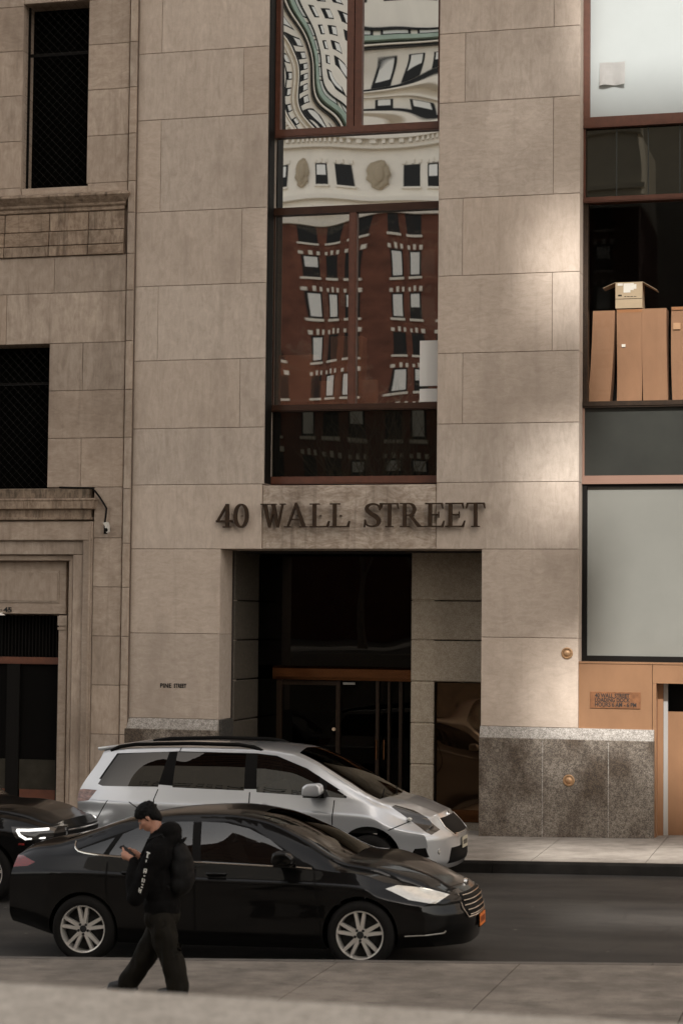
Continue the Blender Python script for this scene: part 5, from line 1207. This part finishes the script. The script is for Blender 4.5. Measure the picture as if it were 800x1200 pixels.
phone_c = pp(151, 997, -.03)
pn = Vector((.55, -.18, .80)).normalized(); pu = Vector((-.80, .05, .55)).normalized(); pu = (pu-pn*pu.dot(pn)).normalized(); ps = pn.cross(pu).normalized()
def hand(m, w, side):
    """palm below the phone's edge, fingers curl round it; thumb over the front"""
    palm = phone_c + ps*(side*.055) - pn*.018 - pu*.02
    limb(m, [(w, .028), (w.lerp(palm, .55), .030), (palm, .030)])
    m.ball(palm, .036, .028, .040, 14, 9)
    for k, (o_, ln) in enumerate(((.036,.9), (.013,1.0), (-.010,.94), (-.031,.76))):
        a = palm + pu*o_ - pn*.004; b1 = a - ps*(side*.026*ln) - pn*.018; b2 = b1 - ps*(side*.026*ln) - pn*.002; b3 = b2 - ps*(side*.017*ln) + pn*.010
        limb(m, [(a, .0105), (b1, .0095), (b2, .0088), (b3, .0075)], 8)
    t0 = palm + pu*.022 + pn*.010; t1 = t0 + pu*.022 + pn*.016 - ps*(side*.010); t2 = t1 + pu*.020 - ps*(side*.022)
    limb(m, [(t0, .0125), (t1, .0105), (t2, .009)], 8)
hand(b, wrL, -1 if ps.y > 0 else 1); 
palmR = phone_c + Vector((.02, .10, -.02)); limb(b, [(wrR, .028), (wrR.lerp(palmR, .5), .03), (palmR, .028)]); b.ball(palmR, .04, .026, .03, 14, 9)
for k in range(4):
    a = palmR + Vector((-.02, -.005, .024-.016*k)); b1 = a+Vector((-.030,-.010,-.004)); b2 = b1+Vector((-.016,-.022,-.004)); b3 = b2+Vector((.004,-.016,0)); limb(b, [(a,.0105),(b1,.0095),(b2,.0088),(b3,.0075)], 8)
t0 = palmR+Vector((-.005,-.02,.02)); limb(b, [(t0,.012),(t0+Vector((-.02,-.015,.016)),.0105),(t0+Vector((-.04,-.02,.014)),.009)], 8)
fuse(b, 'body', SKIN, man, .0055, 3)
for s_ in (-1, 1):
    m = MB(); eball(m, hd(.083, s_*.030, .002), .011,.013,.009, (12, 8)); m.build('eye', pm('eye_white', (.30,.27,.25), .2) if 'eye_white' not in bpy.data.materials else bpy.data.materials['eye_white'], man, smooth=60)
    m = MB(); limb(m, [(hd(.086, s_*.014, .022), .0045), (hd(.086, s_*.034, .027), .0055), (hd(.074, s_*.054, .022), .004)], 6); m.build('eyebrow', HAIR, man, smooth=60)
m = MB(); eball(m, hd(-.014,0,.050), .106,.086,.085); eball(m, hd(-.055,0,-.005), .062,.074,.085); eball(m, hd(-.075,0,-.045), .035,.055,.05); eball(m, hd(.055,0,.070), .045,.066,.034); eball(m, hd(.073,.015,.058), .018,.040,.020)
for s_ in (-1, 1): eball(m, hd(-.02, s_*.052, .022), .052,.036,.05); eball(m, hd(.03, s_*.064, .045), .03,.016,.036); eball(m, hd(-.002, s_*.070, -.004), .014,.010,.038)
for k in range(60):
    a = random.uniform(0, 6.28); e = random.uniform(-.1, 1.4); c = hd(-.014+.10*math.cos(a)*math.cos(e), .08*math.sin(a)*math.cos(e), .05+.083*math.sin(e)); eball(m, c, .022, .013, .012, (6, 5))
fuse(m, 'hair', HAIR, man, .007, 2)
# jacket with raised hood
j = MB()
j.ball(chest+Vector((.0,0,.03)), .155,.225,.20); j.ball(belly+Vector((-.005,0,.03)), .165,.215,.24); j.ball(hip+Vector((0,0,.05)), .165,.205,.14); limb(j, [(hip+Vector((-.0,-.06,.04)), .135), (hip+Vector((0,-.06,-.05)), .13)]); limb(j, [(hip+Vector((0,.06,.04)), .135), (hip+Vector((0,.06,-.05)), .13)])
limb(j, [(chest+Vector((0,-.06,.12)), .10), (shL, .098), (shL.lerp(elL,.55), .088), (elL, .082), (elL.lerp(wrL,.6), .07), (wrL+Vector((0,0,-.015)), .05)]); limb(j, [(chest+Vector((0,.06,.12)), .10), (shR, .095), (elR, .08), (wrR+Vector((0,0,-.015)), .05)])
limb(j, [(neck+Vector((.0,0,-.09)), .11), (neck+Vector((.005,0,.004)), .074)])
hoodc = pp(199, 974); j.ball(hoodc, .10,.13,.075); j.ball(hoodc+Vector((.02,0,-.06)), .085,.12,.09); j.ball(neck+Vector((-.03,0,-.02)), .055,.085,.035)
from mathutils import noise as mnoise
def fold_j(c): return .020*(mnoise.noise(Vector((c.x*7+c.z*3, c.y*6, c.z*8-c.x*6)))) + .008*mnoise.noise(Vector((c.x*22, c.y*20, c.z*16)))
fuse(j, 'jacket', JACKET, man, .012, 5, fold_j)
t = MB()
t.ball(hip+Vector((0,0,-.02)), .15,.19,.14)
limb(t, [(hipL, .125), (hipL.lerp(knL,.55), .118), (knL, .103), (knL.lerp(anL,.6), .10), (anL+Vector((0,0,.015)), .098), (anL+Vector((.0,0,-.03)), .090)]); limb(t, [(hipR, .125), (hipR.lerp(knR,.55), .116), (knR, .102), (knR.lerp(anR,.6), .094), (anR+Vector((0,0,.02)), .088), (anR+Vector((-.012,0,-.015)), .085)])
def fold_t(c): return .030*(mnoise.noise(Vector((c.x*9+c.z*2, c.y*6, c.z*4.5-c.x*5+3)))) + .010*mnoise.noise(Vector((c.x*20, c.y*20, c.z*9+7)))
fuse(t, 'trousers', TROUS, man, .012, 4, fold_t)
SHOE = pm('black_shoe', (.012,.011,.010), .5)
for a, tip in ((anL, -.03), (anR, .0)):
    m = MB(); h = Vector((a.x, a.y, foot.z)); limb(m, [(h+Vector((.045,0,.055)), .045), (h+Vector((-.06,0,.05)), .046), (h+Vector((-.155,0,.035)), .036)]); m.box(h.x-.19, h.x+.085, h.y-.042, h.y+.042, h.z+.002, h.z+.028); fuse(m, 'shoe', SHOE, man, .008, 3)
# white lettering down the sleeve
m = MB(); marks = [((170,998.5),(174,1000.2),1.6),((172,999.5),(170.6,1004),1.5),((170,1004.5),(171.6,1005),1.2),((169.8,1007.5),(169.4,1010.5),1.3),((167.5,1018),(166.6,1023),1.4),((169.8,1018.5),(168.9,1023.3),1.3),((167.3,1018.3),(169.6,1018.7),1.1),((166.9,1021),(169,1021.4),1.0),((166.3,1026),(168.2,1026.8),1.2),((165.4,1029),(164.6,1033.5),1.5),((167.6,1030),(166.4,1034.2),1.2),((163.9,1036),(166,1036.9),1.3),((163.4,1039),(164.9,1040.3),1.6),((161.4,1040.5),(160.6,1045.5),1.3),((163.6,1042),(162,1046.5),1.2),((161,1043),(163,1043.6),1.1)]
dgm = bpy.context.evaluated_depsgraph_get(); jk = [c for c in man.children if c.name.startswith('jacket')][0]
from mathutils.bvhtree import BVHTree
bv = BVHTree.FromPolygons([v.co for v in jk.data.vertices], [p.vertices[:] for p in jk.data.polygons])
fo = Vector(foot)
def on_sleeve(px, py):
    d = _f + _r2*((px-400)/F_PX) - _u2*((py-600)/F_PX); d.normalize(); h = bv.ray_cast(CAM-fo, d)
    return (h[0]+h[1]*.0025+fo, h[1]) if h[0] else (None, None)
for (p0, p1, w_) in marks:
    ring = []
    pv_ = Vector((p1[0]-p0[0], p1[1]-p0[1])).normalized(); nn = Vector((-pv_.y, pv_.x))*w_*.42; ok = True
    q = [on_sleeve(p0[0]+2.2+sx*nn.x, p0[1]+sx*nn.y) for sx in (-1, 1)] + [on_sleeve(p1[0]+2.2+sx*nn.x, p1[1]+sx*nn.y) for sx in (1, -1)]
    if any(a[0] is None for a in q): continue
    lo = [m.bm.verts.new(a[0]) for a in q]; hi = [m.bm.verts.new(a[0]+a[1]*.0015) for a in q]
    m.bm.faces.new(hi)
    for k in range(4): m.bm.faces.new((lo[k], lo[(k+1)%4], hi[(k+1)%4], hi[k]))
m.build('sleeve_print', pm('white_print', (.62,.60,.55), .7), man)
# backpack and phone are things he carries
bp0 = pp(216, 1018); bpk = thing('backpack', 'black backpack on the back of the walking person', 'backpack', bp0)
m = MB(); m.ball(bp0+Vector((-.02,0,0)), .10,.16,.20); m.ball(bp0+Vector((-.03,0,-.12)), .105,.16,.12); m.ball(bp0+Vector((-.04,0,.11)), .08,.14,.12); m.ball(bp0+Vector((.03,0,-.08)), .06,.12,.11)
PACK = pm('black_nylon', (.005,.0047,.0045), .7, spec=.15, var=.3, vs=9, bmp=.003, bs=60)
fuse(m, 'bag', PACK, bpk, .012, 4, lambda c: .012*mnoise.noise(Vector((c.x*12, c.y*12, c.z*12))))
m = MB(); m.tube([bp0+Vector((-.03,.03,.22)), bp0+Vector((.0,.03,.265)), bp0+Vector((.0,-.03,.265)), bp0+Vector((-.03,-.03,.22))], .010, 6); m.build('handle', PACK, bpk, smooth=50)
for sd in (-1, 1):
    m = MB(); c0_ = chest; m.tube([bp0+Vector((-.08,sd*.10,.17)), c0_+Vector((.03,sd*.13,.205)), c0_+Vector((-.08,sd*.14,.16)), c0_+Vector((-.15,sd*.13,.02)), c0_+Vector((-.10,sd*.19,-.12)), bp0+Vector((-.08,sd*.14,-.16))], .016, 6); m.build('shoulder_strap', PACK, bpk, smooth=50)
m = MB(); m.tube([bp0+Vector((.11,-.12,-.0)), bp0+Vector((.125,0,.02)), bp0+Vector((.11,.12,.0))], .004, 5); m.build('zip', TRIM, bpk)
ph = thing('smartphone', 'dark smartphone held in front of the walking person', 'phone', phone_c)
m = MB(); v = m.box(-.037, .037, -.075, .075, -.004, .004); m.bevel(.003, 2)
for q in m.bm.verts: c = q.co.copy(); q.co = phone_c + ps*c.x + pu*c.y + pn*c.z
m.build('casing', BLACK, ph)
m = MB(); m.box(-.033, .033, -.068, .068, .0042, .0046)
for q in m.bm.verts: c = q.co.copy(); q.co = phone_c + ps*c.x + pu*c.y + pn*c.z
m.build('screen', pm('dim_screen', (.02,.02,.022), .6, spec=.1), ph)
# ------------------------------------------------------------------ across the plaza, behind the photographer (seen in the windows)
random.seed(5)
BRICK = pm('red_brick', (.155,.060,.038), .85, var=.45, vs=.9, bmp=.004, bs=20)
CREAM = pm('cream_terracotta', (.87,.82,.73), .7, var=.08, vs=.6)
PALESTONE = pm('pale_trim', (.84,.79,.70), .8)
VERDI = pm('green_copper_roof', (.34,.44,.37), .6, var=.2, vs=.8)
DKWIN = pm('dark_far_window', (.006,.006,.006), .3, spec=.2)
BLIND = pm('pale_blind', (.86,.86,.83), .8)
CONCR = pm('blocker_concrete', (.28,.26,.23), .85, var=.15, vs=.3)
FY0 = -120.0
def mirror_at(px, py, Yb, Yg=GY):
    """where the line of sight to the glass lands on a facade behind the photographer"""
    g = on(px, py, Yg); d = (g-CAM); t = (Yg-Yb)/(Yg-CAM.y); return Vector((g.x+d.x*t, Yb, g.z+d.z*t))
top_brick = mirror_at(415, 252, FY0).z; top_cream = mirror_at(415, 160, FY0).z
brick = thing('brick_building', 'red brick building with paired windows and pale sills mirrored in the middle window', 'building', (-33, FY0, 2))
m = MB(); m.box(-58, -9, FY0-14, FY0, -2, top_brick); m.build('brick_wall', BRICK, brick)
rowz = [mirror_at(415, q, FY0).z for q in (266, 312, 358, 404, 450)]; fh = rowz[0]-rowz[1]
rows = rowz + [rowz[-1]-fh*k for k in range(1, 4)]
g0 = mirror_at(361, 300, FY0).x; g1 = mirror_at(463, 300, FY0).x; gp = g1-g0; half = mirror_at(391, 300, FY0).x-g0; third = mirror_at(321, 300, FY0).x-g0
def far_window(blind, w_=1.32, h_=1.95):
    m = MB(); m.box(-w_/2, w_/2, -.05, .03, 0, h_, 0)
    if blind: m.box(-w_/2+.16, w_/2-.16, .03, .05, h_*(.08 if blind > .5 else .45), h_-.14, 1)
    m.box(-w_/2-.10, w_/2+.10, -.05, .20, -.20, -.02, 2); m.box(-w_/2-.12, -w_/2+.16, -.05, .12, h_+.06, h_+.34, 2); m.box(w_/2-.16, w_/2+.12, -.05, .12, h_+.06, h_+.4, 2); m.box(-.14, .14, -.05, .13, h_+.06, h_+.45, 2)
    bmesh.ops.recalc_face_normals(m.bm, faces=m.bm.faces); me = bpy.data.meshes.new('window'); m.bm.to_mesh(me); m.bm.free()
    for q in (DKWIN, BLIND, PALESTONE): me.materials.append(q)
    return me
WM = [far_window(0), far_window(.9), far_window(.3)]
def put(me, name, parent, x, y, z):
    o = bpy.data.objects.new(name, me); COL.objects.link(o); o.parent = parent; o.location = Vector((x, y, z))-ORG[parent.name]; ORG[o.name] = ORG[parent.name]; return o
for k in range(-2, 4):
    for dx in (third, 0, half):
        x = g0+gp*k+dx
        if not -57 < x < -10: continue
        for i, z in enumerate(rows): put(WM[0] if i == 0 or i > 6 else random.choice((WM[1], WM[1], WM[0], WM[2])), 'window', brick, x, FY0, z-1.0)
m = MB(); m.box(-58.3, -8.7, FY0-.5, FY0+.35, top_brick-.35, top_brick+.25); m.build('band_course', PALESTONE, brick)
attic_h = top_cream-top_brick
m = MB(); m.box(-58, -9, FY0-13, FY0-.1, top_brick+.25, top_cream); m.build('attic_wall', CREAM, brick)
az = mirror_at(415, 203, FY0).z
for k in range(-6, 9):
    x = mirror_at(378, 203, FY0).x + k*2.15
    if k % 3 == 2:
        m = MB(); vs = m.ball((x, FY0+.05, az), .75, .3, 1.35, 14, 10)
        for v in vs: v.co.x += .08*math.sin(v.co.z*9); v.co.y += .05*math.sin(v.co.z*14+v.co.x*8)
        m.ball((x, FY0+.3, az), .35, .15, .7, 10, 8); m.build('cartouche', pm('carved_tan', (.42,.35,.25), .8) if 'carved_tan' not in bpy.data.materials else bpy.data.materials['carved_tan'], brick)
    else: put(WM[0] if k % 2 else WM[2], 'window', brick, x, FY0-.08, az-1.1)
m = MB(); m.box(-58.6, -8.4, FY0-1, FY0+.9, top_cream, top_cream+.5); m.box(-58.4, -8.6, FY0-1, FY0+.45, top_cream-.7, top_cream); m.box(-58.3, -8.7, FY0-.5, FY0+.5, top_brick+.9, top_brick+1.3)
for k in range(90): x = -58+k*.55; m.box(x, x+.25, FY0+.35, FY0+.75, top_cream-.35, top_cream-.002)
m.build('cornice', PALESTONE, brick)
# pale tower behind it: banded storeys and copper ledges
Y1 = -150.0; twr = thing('banded_tower', 'cream tower with dark banded storeys and green copper ledges mirrored in the upper window', 'building', (-36, Y1, 2))
m = MB(); m.box(-75, -2, Y1-20, Y1, -2, 128); m.build('tower_wall', CREAM, twr)
m = MB(); m.box(-76, 4, Y1-24, Y1-1.5, 128, 330); m.build('upper_wall', pm('brown_brick', (.16,.085,.055), .85, var=.3, vs=.2), twr)
for k in range(40): m = MB(); m.box(-76.1, 4.1, Y1-2, Y1-1.2-.3*(k % 2), 131+k*5, 133.4+k*5); m.build('window_band', DKWIN, twr)
m = MB(); m.box(-77, 5, Y1-25, Y1-.6, 328, 331); m.build('roof_parapet', PALESTONE, twr)
def mz(py): return mirror_at(465, py, Y1).z
def band(name, mat, p0, p1, d): m = MB(); m.box(-75.2, -1.8, Y1-.5, Y1+d, mz(p1), mz(p0)); return m.build(name, mat, twr)
for p0, p1, d in ((139, 144, .8), (101, 107, 1.0), (60, 64, 1.2), (52, 57, .7), (24, 27, .6)): band('dark_course', DKWIN, p0, p1, d-.2)
for p0, p1, d in ((107, 110, 1.2), (57, 60, 1.5), (144, 147, 1.1), (118, 121, .6)): band('ledge', PALESTONE, p0, p1, d)
band('copper_ledge', VERDI, 41, 50, 1.9)
def tower_row(pt, pb, pitch, frac, jit=0):
    z0, z1 = mz(pb), mz(pt); x = -74
    me = bpy.data.meshes.new('window'); mm = MB(); w_ = pitch*frac; mm.box(-w_/2, w_/2, -.1, .06, 0, z1-z0, 0); mm.box(-w_/2+.25, w_/2-.25, .06, .08, (z1-z0)*.45, (z1-z0)*.95, 1)
    bmesh.ops.recalc_face_normals(mm.bm, faces=mm.bm.faces); mm.bm.to_mesh(me); mm.bm.free(); me.materials.append(DKWIN); me.materials.append(BLIND)
    c = mirror_at(415, 80, Y1).x; k = -7
    while k < 8:
        x = c+k*pitch; 
        if -72 < x < -6: put(me, 'window', twr, x, Y1, z0)
        k += 1
for a in ((73, 98, 2.9, .62), (124, 140, 3.4, .5), (23, 40, 3.6, .8), (-4, 8, 3.6, .6), (-40, -18, 3.3, .6), (-80, -58, 3.3, .6), (-120, -98, 3.3, .6)): tower_row(*a)
# sun side: unseen slab and stacked bars added to cut the sun into patches
slab = thing('sun_blocker_slab', 'unseen dark slab added behind the camera to shade the street front', 'building', (19, -100, 2))
m = MB(); m.box(-2, SLAB_X, -112, -100, -2, 178); m.build('tower_wall', pm('blocker_dark_wall', (.05,.05,.05), .4), slab)
m = MB()
for k in range(48): m.box(-2, SLAB_X, -100+.001, -99.8, 3.2+k*3.6, 4.0+k*3.6)
m.build('blocker_band', pm('blocker_band_grey', (.22,.21,.2), .6), slab)
frame = thing('sun_blocker_frame', 'unseen stack of bars added beside the blocker slab to shape the sun patches', 'building', (38, -100, 2))
for (za, zb_, xe) in SHADE_BARS:        # heights as they cast on the street front, carried up along the sun's slope
    up_ = 100.0/math.cos(R(SUN_AZ))*math.tan(R(SUN_EL)); m = MB(); m.box(SLAB_X+.3, xe, -101.0, -100, max(2, za+up_), zb_+up_); m.build('shade_bar', CONCR, frame)
for x in COLS: m = MB(); m.box(x-.4, x+.4, -101.2, -100.2, -2, 99.0); m.build('blocker_column', CONCR, frame)
# bare winter trees on the plaza
BARK = pm('bark', (.26,.20,.15), .9, var=.3, vs=6)
def bare_tree(x, y, h, seed, label, spread=1.0):
    rd = random.Random(seed); t = thing('bare_tree', label, 'tree', (x, y, PLZ), 'bare trees on the plaza')
    tr = MB(); br = MB()
    top = Vector((x+rd.uniform(-.4,.4), y, PLZ+h*.32)); tr.tube([(x, y, PLZ-.05), (x, y, PLZ+.3), (x*.5+top.x*.5, y, PLZ+h*.17), top], [.26, .19, .16, .13], 9)
    def grow(p, d, L_, r, lev):
        q = p + d*L_*.5 + Vector((rd.uniform(-.1,.1), rd.uniform(-.1,.1), .04))*L_; e = q + (d+Vector((rd.uniform(-.25,.25), rd.uniform(-.25,.25), .12))).normalized()*L_*.5
        br.tube([p, q, e], [r, r*.78, r*.55], 5 if lev > 1 else 7, cap=False)
        if lev >= 5: return
        for k in range(3 if lev < 4 else 2):
            a = rd.uniform(0, 6.28); nd = (d*1.1+Vector((math.cos(a), math.sin(a), rd.uniform(-.05,.6)))*.75*spread).normalized()
            grow(e if k < 2 else q, nd, L_*rd.uniform(.62,.82), r*.55, lev+1)
    for k in range(5):
        a = 1.256*k+rd.uniform(-.3,.3); grow(top-Vector((0,0,.15*k)), Vector((math.cos(a)*.6, math.sin(a)*.6, 1)).normalized(), h*.24, .085, 1)
    tr.build('trunk', BARK, t, smooth=50); br.build('crown', BARK, t, smooth=50)
bare_tree(-13.5, -62, 13, 4, 'bare tree with the widest crown mirrored in the dark panel under the middle window')
bare_tree(-17.5, -66, 12, 9, 'smaller bare tree left of the widest one on the plaza')
bare_tree(-6.0, -58, 11, 14, 'bare tree at the right end of the plaza row')
# neighbours that close the street to left and right
nb = MB(); nb.box(14.0, 60, .0, 25, -1, 42); tag(nb.build('stone_block', LIME), 'plain stone block beyond the loading bay outside the right of the photo', 'building')

# ------------------------------------------------------------------ camera, sky, sun
cd = bpy.data.cameras.new('camera'); co = bpy.data.objects.new('camera', cd); COL.objects.link(co)
cd.sensor_fit = 'VERTICAL'; cd.sensor_height = 36; cd.sensor_width = 24; cd.lens = F_PX/1200*36; cd.clip_start = .1; cd.clip_end = 3000
mw = Matrix.Identity(4)
for i, v in enumerate((_r2, _u2, -_f)):
    for k in range(3): mw[k][i] = v[k]
mw.translation = CAM; co.matrix_world = mw
cd.dof.use_dof = True; cd.dof.focus_distance = 29.0; cd.dof.aperture_fstop = 2.8
S.camera = co
wd = bpy.data.worlds.new('World'); S.world = wd; wd.use_nodes = True; nt = wd.node_tree
bg = nt.nodes['Background']; sky = nt.nodes.new('ShaderNodeTexSky'); sky.sky_type = 'NISHITA'; sky.sun_disc = False
sky.sun_elevation = R(SUN_EL); sky.sun_rotation = R(180-SUN_AZ); sky.air_density = 1.0; sky.dust_density = 2.5; sky.ozone_density = 1.0
hs = nt.nodes.new('ShaderNodeHueSaturation'); hs.inputs['Saturation'].default_value = .30; L(nt, sky.outputs[0], hs.inputs['Color'])
wm = nt.nodes.new('ShaderNodeMix'); wm.data_type = 'RGBA'; wm.blend_type = 'MULTIPLY'; wm.inputs[0].default_value = 1; L(nt, hs.outputs[0], wm.inputs[6]); wm.inputs[7].default_value = (1.06, .99, .90, 1)
L(nt, wm.outputs[2], bg.inputs['Color']); bg.inputs['Strength'].default_value = SKY_S
sl = bpy.data.lights.new('sun', 'SUN'); so = bpy.data.objects.new('sun', sl); COL.objects.link(so)
sl.energy = SUN_E; sl.angle = R(.42); sl.color = (1.0, .98, .95)
a, e = R(SUN_AZ), R(SUN_EL); to_sun = Vector((math.sin(a)*math.cos(e), -math.cos(a)*math.cos(e), math.sin(e)))
so.rotation_euler = to_sun.to_track_quat('Z', 'Y').to_euler(); so.location = (20, -60, 60)
S.view_settings.view_transform = 'Standard'; S.view_settings.look = 'None'; S.view_settings.gamma = 1; S.view_settings.exposure = EXPO
S.render.engine = 'CYCLES'; S.cycles.caustics_reflective = False; S.cycles.caustics_refractive = False; S.cycles.sample_clamp_indirect = 6; S.cycles.max_bounces = 8; S.cycles.transparent_max_bounces = 12
